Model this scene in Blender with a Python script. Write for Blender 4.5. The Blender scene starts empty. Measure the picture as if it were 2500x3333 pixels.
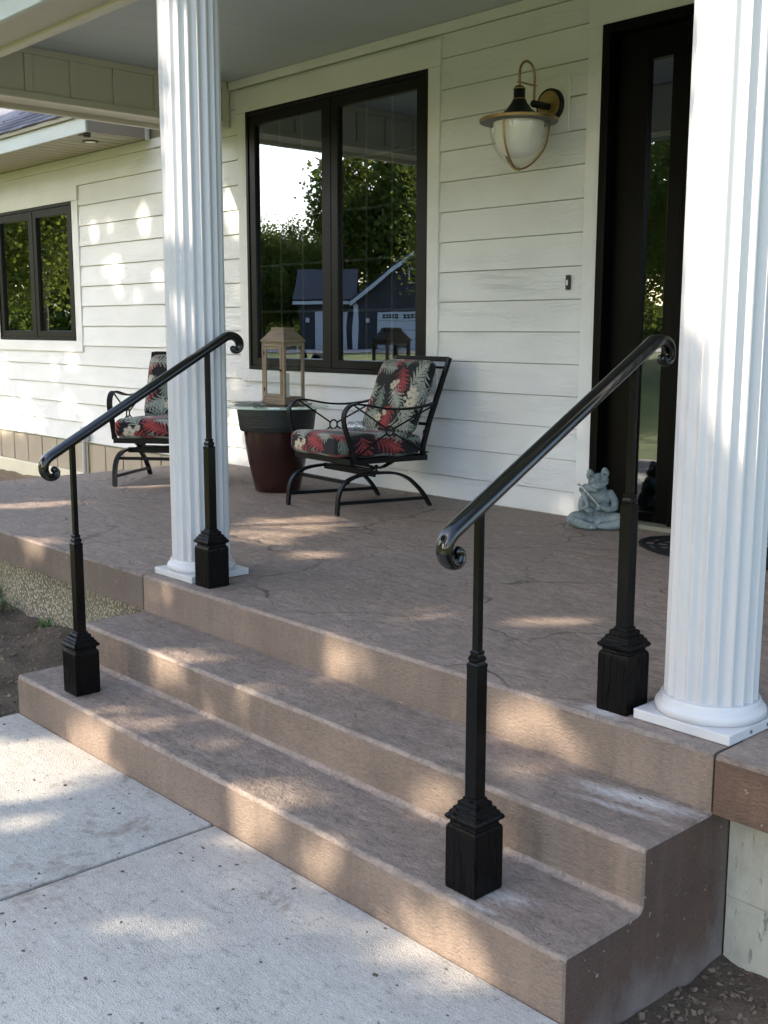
import bpy, bmesh, math, random
import numpy as np
from mathutils import Vector, Matrix

# ------------------------------------------------------------------ scene, camera, sky, sun, exposure
scene = bpy.context.scene
scene.render.engine = 'CYCLES'
COL = scene.collection
rad = math.radians

YAW, PITCH, ROLL = rad(-47.412), rad(-9.274), rad(0.143)
CAM_POS = Vector((1.5398, -2.6642, 1.1545))
cam_data = bpy.data.cameras.new('camera')
cam_data.sensor_fit = 'HORIZONTAL'
cam_data.sensor_width = 36.0
cam_data.lens = 3620.07 / 2500.0 * 36.0
cam_data.clip_start = 0.05
cam_data.clip_end = 2000.0
cam = bpy.data.objects.new('camera', cam_data)
COL.objects.link(cam)
fwd = Vector((math.sin(YAW) * math.cos(PITCH), math.cos(YAW) * math.cos(PITCH), math.sin(PITCH)))
rgt = Vector((math.cos(YAW), -math.sin(YAW), 0))
upv = rgt.cross(fwd)
r2 = rgt * math.cos(ROLL) + upv * math.sin(ROLL)
u2 = -rgt * math.sin(ROLL) + upv * math.cos(ROLL)
mw = Matrix((r2, u2, -fwd)).transposed().to_4x4()
mw.translation = CAM_POS
cam.matrix_world = mw
scene.camera = cam

SUN = Vector((-0.45, -1.0, 0.66)).normalized()          # towards the sun
world = bpy.data.worlds.new('World')
scene.world = world
world.use_nodes = True
wn = world.node_tree
sky = wn.nodes.new('ShaderNodeTexSky')
sky.sky_type = 'NISHITA'
sky.sun_disc = False
sky.sun_elevation = math.asin(SUN.z)
sky.sun_rotation = math.atan2(SUN.x, SUN.y)
sky.air_density = 1.0
sky.dust_density = 1.9
sky.ozone_density = 1.0
bg = wn.nodes['Background']
bg.inputs['Strength'].default_value = 0.15
wn.links.new(sky.outputs[0], bg.inputs['Color'])

sun_data = bpy.data.lights.new('sun', 'SUN')
sun_data.energy = 2.9
sun_data.angle = rad(0.5)
sun_data.color = (1.0, 0.86, 0.68)
sun = bpy.data.objects.new('sun', sun_data)
sun.rotation_euler = (-SUN).to_track_quat('-Z', 'Y').to_euler()
sun.location = (-8, -20, 15)
COL.objects.link(sun)

scene.view_settings.view_transform = 'Standard'
scene.view_settings.look = 'None'
scene.view_settings.exposure = 2.10
scene.view_settings.gamma = 1.0
scene.cycles.max_bounces = 8
scene.cycles.transparent_max_bounces = 12
scene.cycles.caustics_reflective = False
scene.cycles.caustics_refractive = False

random.seed(7)
rng = np.random.default_rng(11)

# ------------------------------------------------------------------ mesh helpers
class MB:
    """collects geometry for ONE mesh object"""
    def __init__(self):
        self.v = []; self.f = []; self.m = []
    def add(self, vs, fs, mi=0):
        o = len(self.v)
        self.v.extend([tuple(p) for p in vs])
        for f in fs:
            self.f.append([i + o for i in f]); self.m.append(mi)
    def box(self, x0, x1, y0, y1, z0, z1, bev=0.0, mi=0, seg=1, rot=None, at=None):
        bm = bmesh.new()
        bmesh.ops.create_cube(bm, size=1.0)
        bmesh.ops.scale(bm, vec=(x1 - x0, y1 - y0, z1 - z0), verts=bm.verts)
        if bev > 0:
            bmesh.ops.bevel(bm, geom=list(bm.edges), offset=bev, segments=seg, affect='EDGES', profile=0.5)
        c = Vector(((x0 + x1) / 2, (y0 + y1) / 2, (z0 + z1) / 2))
        if rot is not None:
            bmesh.ops.rotate(bm, cent=(0, 0, 0), matrix=rot, verts=bm.verts)
        bmesh.ops.translate(bm, vec=c if at is None else at, verts=bm.verts)
        self.bm(bm, mi)
        return self
    def bm(self, bm, mi=0, free=True):
        bm.verts.index_update()
        self.add([v.co for v in bm.verts], [[v.index for v in f.verts] for f in bm.faces], mi)
        if free: bm.free()
        return self
    def sweep(self, path, sec, n, mi=0, scale=None, cap=True, closed=False):
        """planar-ish sweep: section (a, b): a along n, b along n x tangent"""
        path = [Vector(p) for p in path]; n = Vector(n).normalized()
        rings = []; k = len(path)
        for i, p in enumerate(path):
            if closed: t = path[(i + 1) % k] - path[i - 1]
            else: t = path[min(i + 1, k - 1)] - path[max(i - 1, 0)]
            t.normalize()
            nn = (n - t * n.dot(t)).normalized(); b = nn.cross(t)
            s = 1.0 if scale is None else scale[i]
            rings.append([p + nn * (a * s) + b * (c * s) for a, c in sec])
        m = len(sec); vs = [q for r in rings for q in r]; fs = []
        for i in range(k if closed else k - 1):
            j = (i + 1) % k
            for q in range(m):
                fs.append([i * m + q, i * m + (q + 1) % m, j * m + (q + 1) % m, j * m + q])
        if cap and not closed:
            fs.append(list(range(m))[::-1]); fs.append([(k - 1) * m + q for q in range(m)])
        self.add(vs, fs, mi); return self
    def tube(self, path, r, n=8, mi=0, cap=True, closed=False):
        path = [Vector(p) for p in path]; k = len(path)
        rr = r if isinstance(r, (list, tuple)) else [r] * k
        rings = []; ref = None
        for i, p in enumerate(path):
            if closed: t = path[(i + 1) % k] - path[i - 1]
            else: t = path[min(i + 1, k - 1)] - path[max(i - 1, 0)]
            t.normalize()
            if ref is None:
                ref = Vector((0, 0, 1)) if abs(t.z) < 0.9 else Vector((1, 0, 0))
            a = (ref - t * ref.dot(t)).normalized(); ref = a; b = t.cross(a)
            rings.append([p + (a * math.cos(2 * math.pi * q / n) + b * math.sin(2 * math.pi * q / n)) * rr[i] for q in range(n)])
        vs = [q for r_ in rings for q in r_]; fs = []
        for i in range(k if closed else k - 1):
            j = (i + 1) % k
            for q in range(n):
                fs.append([i * n + q, i * n + (q + 1) % n, j * n + (q + 1) % n, j * n + q])
        if cap and not closed:
            fs.append(list(range(n))[::-1]); fs.append([(k - 1) * n + q for q in range(n)])
        self.add(vs, fs, mi); return self
    def lathe(self, prof, n=32, c=(0, 0, 0), mi=0, cap=True):
        vs = []; fs = []; k = len(prof)
        for r, z in prof:
            for q in range(n):
                a = 2 * math.pi * q / n
                vs.append((c[0] + r * math.cos(a), c[1] + r * math.sin(a), c[2] + z))
        for i in range(k - 1):
            for q in range(n):
                fs.append([i * n + q, i * n + (q + 1) % n, (i + 1) * n + (q + 1) % n, (i + 1) * n + q])
        if cap:
            fs.append(list(range(n))[::-1]); fs.append([(k - 1) * n + q for q in range(n)])
        self.add(vs, fs, mi); return self
    def sq(self, prof, c=(0, 0, 0), mi=0):
        """square 'lathe': (half width, z)"""
        vs = []; fs = []; k = len(prof)
        for h, z in prof:
            for sx, sy in ((-1, -1), (1, -1), (1, 1), (-1, 1)):
                vs.append((c[0] + sx * h, c[1] + sy * h, c[2] + z))
        for i in range(k - 1):
            for q in range(4):
                fs.append([i * 4 + q, i * 4 + (q + 1) % 4, (i + 1) * 4 + (q + 1) % 4, (i + 1) * 4 + q])
        fs.append([3, 2, 1, 0]); fs.append([(k - 1) * 4 + q for q in range(4)])
        self.add(vs, fs, mi); return self
    def prism(self, outline, z0, z1, mi=0):
        """outline in xy (counter clockwise), extruded in z"""
        n = len(outline)
        vs = [(x, y, z0) for x, y in outline] + [(x, y, z1) for x, y in outline]
        fs = [list(range(n))[::-1], list(range(n, 2 * n))]
        for i in range(n): fs.append([i, (i + 1) % n, n + (i + 1) % n, n + i])
        self.add(vs, fs, mi); return self
    def mesh(self, name, mats, smooth=None):
        me = bpy.data.meshes.new(name)
        me.from_pydata(self.v, [], self.f)
        if not isinstance(mats, (list, tuple)): mats = [mats]
        for m in mats: me.materials.append(m)
        if len(mats) > 1: me.polygons.foreach_set('material_index', self.m)
        me.update()
        bm = bmesh.new(); bm.from_mesh(me); bmesh.ops.recalc_face_normals(bm, faces=bm.faces)
        if smooth is not None:
            a = rad(smooth)
            for f in bm.faces: f.smooth = True
            for e in bm.edges:
                if len(e.link_faces) == 2 and e.calc_face_angle(0) > a: e.smooth = False
        bm.to_mesh(me); bm.free()
        return me
    def build(self, name, mats, parent=None, loc=None, rot=None, smooth=None):
        return link(name, self.mesh(name, mats, smooth), parent, loc, rot)

def link(name, data, parent=None, loc=None, rot=None):
    o = bpy.data.objects.new(name, data); COL.objects.link(o)
    if parent is not None: o.parent = parent
    if loc is not None: o.location = loc
    if rot is not None: o.rotation_euler = rot
    return o
def empty(name, loc=(0, 0, 0), rz=0.0, parent=None):
    o = bpy.data.objects.new(name, None); o.empty_display_size = 0.1
    COL.objects.link(o); o.location = loc; o.rotation_euler = (0, 0, rz)
    if parent is not None: o.parent = parent
    return o
def tag(o, label, cat, group=None):
    o['label'] = label; o['category'] = cat
    if group: o['group'] = group
    return o
def struct(o): o['kind'] = 'structure'; return o
def stuff(o): o['kind'] = 'stuff'; return o
def copy_tree(o, parent=None):
    c = o.copy(); COL.objects.link(c); c.parent = parent
    for ch in list(o.children): copy_tree(ch, c)
    return c
def arc(c, r, a0, a1, n, f):
    return [f(c[0] + r * math.cos(a0 + (a1 - a0) * i / n), c[1] + r * math.sin(a0 + (a1 - a0) * i / n)) for i in range(n + 1)]
def spline(pts, n=8):
    """Catmull-Rom through the points"""
    P = [Vector(p) for p in pts]; out = []
    P = [P[0] * 2 - P[1]] + P + [P[-1] * 2 - P[-2]]
    for i in range(1, len(P) - 2):
        for k in range(n):
            t = k / n
            out.append(0.5 * ((2 * P[i]) + (P[i + 1] - P[i - 1]) * t + (2 * P[i - 1] - 5 * P[i] + 4 * P[i + 1] - P[i + 2]) * t * t + (3 * P[i] - P[i - 1] - 3 * P[i + 1] + P[i + 2]) * t ** 3))
    out.append(P[-2]); return out

# ------------------------------------------------------------------ materials
class NT:
    def __init__(self, name):
        self.mat = bpy.data.materials.new(name); self.mat.use_nodes = True
        self.t = self.mat.node_tree
        self.b = self.t.nodes['Principled BSDF']; self.out = self.t.nodes['Material Output']
        self._co = None
    def n(self, typ, **kw):
        nd = self.t.nodes.new(typ)
        for k, v in kw.items():
            if k.startswith('i_'):
                key = k[2:]; key = int(key) if key.isdigit() else key
                self.put(nd.inputs[key], v)
            else: setattr(nd, k, v)
        return nd
    def put(self, sock, v):
        if hasattr(v, 'is_output') or isinstance(v, bpy.types.NodeSocket): self.t.links.new(v, sock)
        elif isinstance(v, bpy.types.Node): self.t.links.new(v.outputs[0], sock)
        else: sock.default_value = v
    def co(self, scale=(1, 1, 1), rnd=0.0, rot=(0, 0, 0)):
        if self._co is None: self._co = self.n('ShaderNodeTexCoord').outputs['Object']
        src = self._co
        if rnd:
            oi = self.n('ShaderNodeObjectInfo')
            mu = self.n('ShaderNodeMath', operation='MULTIPLY', i_0=oi.outputs['Random'], i_1=rnd)
            ad = self.n('ShaderNodeVectorMath', operation='ADD', i_0=src, i_1=mu.outputs[0]); src = ad.outputs[0]
        return self.n('ShaderNodeMapping', i_Vector=src, i_Scale=scale, i_Rotation=rot).outputs[0]
    def noise(self, scale, detail=4, co=None, rough=0.55, dist=0.0):
        return self.n('ShaderNodeTexNoise', i_Vector=co or self.co(), i_Scale=scale, i_Detail=detail, i_Roughness=rough, i_Distortion=dist).outputs[0]
    def ramp(self, fac, stops, interp='LINEAR'):
        r = self.n('ShaderNodeValToRGB', i_Fac=fac); r.color_ramp.interpolation = interp
        e = r.color_ramp.elements
        while len(e) < len(stops): e.new(0.5)
        for k, (p, c) in enumerate(stops):
            e[k].position = p; e[k].color = (c, c, c, 1) if isinstance(c, (int, float)) else (*c, 1)
        return r.outputs[0]
    def mix(self, fac, a, b, mode='MIX'):
        m = self.n('ShaderNodeMix', data_type='RGBA', blend_type=mode)
        self.put(m.inputs[0], fac)
        for k, v in ((6, a), (7, b)):
            if isinstance(v, tuple): v = (*v, 1) if len(v) == 3 else v
            self.put(m.inputs[k], v)
        return m.outputs[2]
    def math(self, op, a, b=0.0, clamp=False):
        return self.n('ShaderNodeMath', operation=op, i_0=a, i_1=b, use_clamp=clamp).outputs[0]
    def bump(self, h, strength=0.5, dist=0.01, prev=None):
        b = self.n('ShaderNodeBump', i_Height=h, i_Strength=strength, i_Distance=dist)
        if prev is not None: self.put(b.inputs['Normal'], prev)
        return b.outputs[0]
    def fresnel(self, ior):
        # same reflectance on both faces of a thin sheet
        bf = self.n('ShaderNodeNewGeometry').outputs['Backfacing']
        i = self.n('ShaderNodeMapRange', i_Value=bf, i_3=ior, i_4=1.0 / ior).outputs[0]
        return self.n('ShaderNodeFresnel', i_IOR=i).outputs[0]
    def fin(self, col=None, rough=None, normal=None, spec=None, metal=None, **kw):
        if isinstance(col, tuple): col = (*col, 1) if len(col) == 3 else col
        for k, v in (('Base Color', col), ('Roughness', rough), ('Normal', normal), ('Specular IOR Level', spec), ('Metallic', metal)):
            if v is not None: self.put(self.b.inputs[k], v)
        for k, v in kw.items(): self.put(self.b.inputs[k], v)
        return self.mat

def plain(name, col, rough=0.5, var=0.12, scale=8.0, bump=0.0, bscale=60.0, spec=0.5, metal=0.0, rnd=3.0, **kw):
    m = NT(name)
    nz = m.noise(scale, 5, m.co(rnd=rnd))
    c = m.mix(nz, tuple(x * (1 - var) for x in col), tuple(min(1, x * (1 + var)) for x in col))
    nrm = m.bump(m.noise(bscale, 4), bump, 0.004) if bump else None
    rr = m.n('ShaderNodeMapRange', i_Value=nz, i_3=max(0, rough - 0.06), i_4=min(1, rough + 0.06)).outputs[0]
    return m.fin(c, rr, nrm, spec, metal, **kw)

def siding_mat(name, col, vertical=False):
    m = NT(name)
    sc = (1.3, 1.3, 9.0) if not vertical else (9.0, 9.0, 1.3)
    co = m.co(sc, rnd=40.0)
    nz = m.noise(1.0, 3, co, 0.45)
    rings = m.math('SINE', m.math('MULTIPLY', nz, 95.0))
    rings = m.math('POWER', m.math('ABSOLUTE', rings), 0.6)
    msk = m.ramp(m.noise(1.6, 2, m.co((0.6, 0.6, 2.5) if not vertical else (2.5, 2.5, .6), rnd=40.0)), [(0.42, 0.03), (0.66, 1.0)])
    fine = m.noise(1.0, 3, m.co((30, 30, 260) if not vertical else (260, 260, 30)))
    h = m.math('ADD', m.math('MULTIPLY', rings, msk), m.math('MULTIPLY', fine, 0.35))
    nrm = m.bump(h, 0.75, 0.0032)
    dirt = m.noise(2.2, 6, m.co((1, 1, 1.7)))
    c = m.mix(m.ramp(dirt, [(0.35, 0.0), (0.7, 1.0)]), tuple(x * 0.94 for x in col), tuple(min(1, x * 1.03) for x in col))
    oi = m.n('ShaderNodeObjectInfo').outputs['Random']
    c = m.mix(m.math('MULTIPLY', oi, 0.10), c, tuple(x * 0.8 for x in col))
    return m.fin(c, 0.42, nrm, 0.5)

M = {}
M['siding'] = siding_mat('painted_fibre_siding', (0.755, 0.775, 0.785))
M['trim'] = siding_mat('painted_trim', (0.765, 0.78, 0.785), True)
M['trim_h'] = siding_mat('painted_trim_flat', (0.765, 0.78, 0.785))
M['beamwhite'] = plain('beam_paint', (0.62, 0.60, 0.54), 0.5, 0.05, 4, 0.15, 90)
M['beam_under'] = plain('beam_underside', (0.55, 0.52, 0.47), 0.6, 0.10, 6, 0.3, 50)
M['ceiling'] = plain('ceiling_paint', (0.43, 0.49, 0.55), 0.55, 0.04, 1.5, 0.05, 40)
M['column'] = plain('column_white', (0.52, 0.52, 0.53), 0.36, 0.025, 3.0, 0.04, 25)
M['blackframe'] = plain('black_window_frame', (0.006, 0.0057, 0.005), 0.38, 0.25, 5, 0.04, 60, spec=0.2)
M['doorblack'] = plain('black_door_paint', (0.0016, 0.0016, 0.0016), 0.35, 0.2, 4, spec=0.12)
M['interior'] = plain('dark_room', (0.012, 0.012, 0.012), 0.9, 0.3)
M['muntin'] = plain('grid_bar', (0.62, 0.64, 0.66), 0.4, 0.05)
M['soffit'] = plain('vinyl_soffit', (0.36, 0.34, 0.28), 0.5, 0.06)
M['fascia'] = siding_mat('fascia_board', (0.50, 0.57, 0.58))
M['endcap'] = plain('metal_end_cap', (0.33, 0.30, 0.27), 0.4, 0.06)
M['drip'] = plain('drip_edge', (0.24, 0.23, 0.17), 0.4, 0.08)
M['skirt'] = plain('skirt_board', (0.36, 0.31, 0.24), 0.6, 0.15, 3, 0.2, 40)
M['cream'] = plain('cream_parging', (0.62, 0.59, 0.45), 0.85, 0.12, 4, 0.5, 30)
M['pvc'] = plain('grey_pipe', (0.46, 0.47, 0.47), 0.45, 0.05)

def glass_mat():
    m = NT('window_glass')
    gl = m.n('ShaderNodeBsdfGlossy', i_Roughness=0.0, i_Color=(0.74, 0.82, 0.93, 1))
    tr = m.n('ShaderNodeBsdfTransparent', i_Color=(0.55, 0.57, 0.56, 1))
    wob = m.bump(m.noise(2.2, 1, m.co()), 0.02, 0.02)
    m.put(gl.inputs['Normal'], wob)
    f = m.math('MULTIPLY', m.fresnel(1.9), 2.4, True)
    mx = m.n('ShaderNodeMixShader', i_0=f)
    m.put(mx.inputs[1], tr.outputs[0]); m.put(mx.inputs[2], gl.outputs[0])
    m.t.links.new(mx.outputs[0], m.out.inputs[0])
    return m.mat
M['glass'] = glass_mat()
def clear_mat(name, tint=(0.94, 0.97, 0.95), ior=1.45, k=1.0):
    m = NT(name)
    gl = m.n('ShaderNodeBsdfGlossy', i_Roughness=0.02)
    tr = m.n('ShaderNodeBsdfTransparent', i_Color=(*tint, 1))
    f = m.math('MULTIPLY', m.fresnel(ior), k, True)
    mx = m.n('ShaderNodeMixShader', i_0=f)
    m.put(mx.inputs[1], tr.outputs[0]); m.put(mx.inputs[2], gl.outputs[0])
    m.t.links.new(mx.outputs[0], m.out.inputs[0])
    return m.mat
M['clear'] = clear_mat('clear_glass', (0.97, 0.975, 0.97))
M['tableglass'] = clear_mat('table_glass', (0.80, 0.92, 0.87), 1.5)
M['bottleglass'] = clear_mat('clear_plastic', (0.78, 0.82, 0.88), 1.6, 3.0)

# ---- concrete family (object coordinates are metres)
def walk_mat():
    m = NT('broom_concrete')
    big = m.noise(1.1, 6, m.co()); mid = m.noise(9, 6, m.co())
    c = m.mix(m.ramp(big, [(0.3, 0.0), (0.7, 1.0)]), (0.445, 0.415, 0.365), (0.59, 0.55, 0.485))
    c = m.mix(m.ramp(mid, [(0.35, 0.0), (0.65, 0.5)]), c, (0.56, 0.53, 0.475))
    sp = m.n('ShaderNodeTexNoise', i_Vector=m.co(), i_Scale=190.0, i_Detail=3.0, i_Roughness=0.7).outputs[0]
    c = m.mix(m.ramp(sp, [(0.56, 0.0), (0.68, 0.75)]), c, (0.16, 0.155, 0.15))
    c = m.mix(m.ramp(sp, [(0.28, 0.5), (0.40, 0.0)]), c, (0.62, 0.61, 0.58))
    s2 = m.noise(46, 6, m.co((0.7, 1, 1)), 0.8)
    c = m.mix(m.ramp(s2, [(0.56, 0.0), (0.64, 0.7)]), c, (0.19, 0.18, 0.16))
    c = m.mix(m.ramp(s2, [(0.36, 0.5), (0.45, 0.0)]), c, (0.70, 0.67, 0.61))
    bm_ = m.noise(1.0, 4, m.co((5, 120, 5), rot=(0, 0, 0.05)), 0.6)
    c = m.mix(m.ramp(bm_, [(0.42, 0.0), (0.72, 0.35)]), c, (0.30, 0.28, 0.245))
    st = m.noise(2.7, 6, m.co((1, 1, 1)), 0.75, 0.4)
    c = m.mix(m.ramp(st, [(0.575, 0.0), (0.66, 0.75)]), c, (0.26, 0.205, 0.16))
    fine = m.noise(260, 3, m.co((0.55, 1, 1)))
    nrm = m.bump(fine, 0.7, 0.006)
    nrm = m.bump(mid, 0.15, 0.006, nrm)
    return m.fin(c, 0.88, nrm, 0.25)
M['walk'] = walk_mat()

def stamped_mat(name, lo, hi, crack=True, white=()):
    m = NT(name)
    big = m.noise(0.9, 5, m.co()); mid = m.noise(5.5, 9, m.co((1, 1.5, 1)), 0.68, 0.2)
    c = m.mix(m.ramp(mid, [(0.30, 0.0), (0.70, 1.0)]), lo, hi)
    c = m.mix(m.ramp(big, [(0.35, 0.0), (0.75, 0.45)]), c, tuple(x * 0.78 for x in lo))
    stk = m.noise(1.0, 7, m.co((9, 30, 9), rot=(0, 0, 0.2)), 0.75, 0.15)
    c = m.mix(m.ramp(stk, [(0.54, 0.0), (0.70, 0.6)]), c, tuple(x * 0.55 for x in lo))
    c = m.mix(m.ramp(stk, [(0.28, 0.4), (0.42, 0.0)]), c, tuple(min(1, x * 1.25) for x in hi))
    chp = m.noise(1.0, 4, m.co((22, 60, 22), rot=(0, 0, 0.15)), 0.6)
    chm = m.noise(2.4, 3, m.co())
    c = m.mix(m.math('MULTIPLY', m.ramp(chp, [(0.63, 0.0), (0.68, 0.8)]), m.ramp(chm, [(0.45, 0.0), (0.6, 1.0)])), c, tuple(x * 0.3 for x in lo))
    pk = m.noise(34, 5, m.co(), 0.7)
    c = m.mix(m.ramp(pk, [(0.60, 0.0), (0.74, 0.6)]), c, tuple(x * 0.5 for x in lo))
    c = m.mix(m.ramp(pk, [(0.26, 0.5), (0.40, 0.0)]), c, tuple(min(1, x * 1.35) for x in hi))
    g1 = m.noise(20, 6, m.co((1, 1.3, 1)), 0.75); g2 = m.noise(75, 4, m.co(), 0.7)
    c = m.mix(m.ramp(g1, [(0.50, 0.0), (0.66, 0.55)]), c, tuple(x * 0.55 for x in lo))
    c = m.mix(m.ramp(g1, [(0.32, 0.45), (0.46, 0.0)]), c, tuple(min(1, x * 1.2) for x in hi))
    c = m.mix(m.ramp(g2, [(0.55, 0.0), (0.68, 0.55)]), c, tuple(x * 0.45 for x in lo))
    slate = m.noise(3.2, 10, m.co((1.0, 1.6, 1)), 0.70, 0.25)
    nrm = m.bump(slate, 0.75, 0.05)
    nrm = m.bump(m.noise(120, 3, m.co()), 0.5, 0.004, nrm)
    nrm = m.bump(g1, 0.5, 0.008, nrm)
    if crack:
        wob = m.n('ShaderNodeTexNoise', i_Vector=m.co(), i_Scale=2.3, i_Detail=5.0)
        sub = m.n('ShaderNodeVectorMath', operation='SUBTRACT', i_0=wob.outputs['Color'], i_1=(0.5, 0.5, 0.5))
        ofs = m.n('ShaderNodeVectorMath', operation='SCALE', i_0=sub.outputs[0])
        ofs.inputs[3].default_value = 0.42
        cc = m.n('ShaderNodeVectorMath', operation='ADD', i_0=m.co((1, 1, 0)), i_1=ofs.outputs[0]).outputs[0]
        vo = m.n('ShaderNodeTexVoronoi', feature='DISTANCE_TO_EDGE', i_Vector=cc, i_Scale=1.15)
        vo.inputs['Randomness'].default_value = 1.0
        ln = m.ramp(vo.outputs[0], [(0.0, 1.0), (0.016, 0.0)])
        brk = m.ramp(m.noise(2.6, 4, m.co(), 0.65), [(0.40, 0.0), (0.60, 1.0)])
        ln = m.math('MULTIPLY', ln, brk)
        c = m.mix(m.math('MULTIPLY', ln, 0.8), c, tuple(x * 0.30 for x in lo))
        nrm = m.bump(m.math('SUBTRACT', 1.0, ln), 0.7, 0.006, nrm)
    # lime bloom: chalky patches with a shape of their own (centre, radii, rotation, amount)
    for (cx, cy, rx, ry, rot, am) in white:
        mp = m.n('ShaderNodeMapping', vector_type='TEXTURE', i_Vector=m._co)
        mp.inputs['Location'].default_value = (cx, cy, 0); mp.inputs['Rotation'].default_value = (0, 0, rot)
        mp.inputs['Scale'].default_value = (rx, ry, 50.0)
        ln_ = m.n('ShaderNodeVectorMath', operation='LENGTH', i_0=mp.outputs[0]).outputs['Value']
        nz = m.noise(26, 8, m.co((1, 2.6, 1), rot=(0, 0, -rot)), 0.82, 0.2)
        a = m.math('SUBTRACT', m.math('MULTIPLY', nz, 2.1), ln_)
        c = m.mix(m.math('MULTIPLY', m.ramp(a, [(0.25, 0.0), (0.95, 1.0)]), am), c, (0.56, 0.54, 0.52))
    return m.fin(c, m.ramp(mid, [(0.3, 0.52), (0.7, 0.78)]), nrm, 0.35)
M['porch'] = stamped_mat('stamped_porch', (0.208, 0.164, 0.137), (0.365, 0.288, 0.240), True,
    [(-0.41, 0.05, 0.13, 0.085, -0.1, 0.8), (-2.05, 2.51, 0.11, 0.022, 0.35, 0.75), (-2.595, 2.20, 0.04, 0.014, 0.8, 0.8)])
M['tread'] = stamped_mat('stamped_tread', (0.193, 0.152, 0.125), (0.322, 0.254, 0.209), False,
    [(-0.20, -0.075, 0.32, 0.065, 0.16, 0.8), (-0.20, -0.165, 0.26, 0.028, 0.10, 0.55), (-0.30, -0.53, 0.15, 0.07, 0.4, 0.6), (-0.33, -0.62, 0.14, 0.03, 0.1, 0.5)])
def riser_mat(name, lo, hi, pits=0.0, stain=False):
    m = NT(name)
    big = m.noise(1.6, 6, m.co((1, 1, 2)))
    c = m.mix(m.ramp(big, [(0.3, 0.0), (0.7, 1.0)]), lo, hi)
    gr = m.noise(1.0, 5, m.co((45, 45, 150)), 0.7)
    c = m.mix(m.ramp(gr, [(0.46, 0.0), (0.74, 0.55)]), c, tuple(x * 0.5 for x in lo))
    c = m.mix(m.ramp(gr, [(0.28, 0.5), (0.42, 0.0)]), c, tuple(min(1, x * 1.3) for x in hi))
    dr = m.noise(1.0, 5, m.co((7, 7, 1.2)), 0.7)
    c = m.mix(m.ramp(dr, [(0.52, 0.0), (0.70, 0.45)]), c, tuple(x * 0.62 for x in lo))
    c = m.mix(m.ramp(dr, [(0.30, 0.4), (0.46, 0.0)]), c, tuple(min(1, x * 1.22) for x in hi))
    sc_ = m.noise(11, 6, m.co((1, 1, 2.5)), 0.75)
    c = m.mix(m.ramp(sc_, [(0.62, 0.0), (0.72, 0.5)]), c, tuple(min(1, x * 1.3) for x in hi))
    sp = m.noise(70, 3, m.co(), 0.7)
    c = m.mix(m.ramp(sp, [(0.70, 0.0), (0.76, 0.8)]), c, tuple(x * 0.35 for x in lo))
    if pits:
        pn = m.noise(30, 3, m.co((1, 1, 1.5)), 0.5, 0.4); pm = m.noise(4.5, 2, m.co())
        d = m.math('MULTIPLY', m.ramp(pn, [(0.685, 0.0), (0.705, pits)]), m.ramp(pm, [(0.42, 0.0), (0.55, 1.0)]))
        c = m.mix(d, c, (0.47, 0.42, 0.37))
    if stain:
        z = m.n('ShaderNodeSeparateXYZ', i_0=m._co or m.co())
        # pale lime wash streaked up from the soil line and along the back corner
        nz = m.noise(3.0, 7, m.co((1, 2.2, 1)), 0.7, 0.6)
        a = m.math('SUBTRACT', m.math('MULTIPLY', nz, 0.42), m.math('ADD', z.outputs['Z'], 0.66))
        c = m.mix(m.ramp(a, [(0.07, 0.0), (0.24, 0.6)]), c, (0.32, 0.29, 0.27))
        b = m.math('ADD', m.math('MULTIPLY', nz, 0.5), m.math('SUBTRACT', z.outputs['Y'], 0.20))
        c = m.mix(m.ramp(b, [(0.04, 0.0), (0.26, 0.45)]), c, (0.30, 0.28, 0.27))
    nrm = m.bump(gr, 0.7, 0.008)
    nrm = m.bump(m.noise(110, 3, m.co()), 0.6, 0.005, nrm)
    return m.fin(c, 0.75, nrm, 0.3)
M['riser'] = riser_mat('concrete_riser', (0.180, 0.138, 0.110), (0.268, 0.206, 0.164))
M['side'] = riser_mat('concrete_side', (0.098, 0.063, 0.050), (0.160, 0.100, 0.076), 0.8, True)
M['slabedge'] = riser_mat('slab_edge', (0.125, 0.098, 0.080), (0.185, 0.146, 0.118), 0.4)
M['slabedge_red'] = riser_mat('slab_edge_stained', (0.100, 0.064, 0.046), (0.152, 0.096, 0.068), 0.9)
M['nosing'] = stamped_mat('worn_nosing', (0.235, 0.185, 0.152), (0.375, 0.300, 0.250), False)
def foundation_mat():
    m = NT('board_formed_concrete')
    c = m.mix(m.noise(2.2, 6, m.co()), (0.35, 0.335, 0.27), (0.51, 0.495, 0.41))
    ho = m.noise(1.0, 5, m.co((45, 45, 9)), 0.75)
    c = m.mix(m.ramp(ho, [(0.62, 0.0), (0.70, 0.8)]), c, (0.11, 0.115, 0.095))
    dt = m.noise(6, 8, m.co((1, 1, 0.6)), 0.75)
    c = m.mix(m.ramp(dt, [(0.50, 0.0), (0.70, 0.6)]), c, (0.26, 0.25, 0.20))
    nrm = m.bump(m.noise(1.0, 4, m.co((24, 24, 2.0))), 0.6, 0.010)
    nrm = m.bump(m.math('SUBTRACT', 1.0, m.ramp(ho, [(0.6, 0.0), (0.7, 1.0)])), 0.6, 0.008, nrm)
    return m.fin(c, 0.9, nrm, 0.2)
M['foundation'] = foundation_mat()
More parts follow.
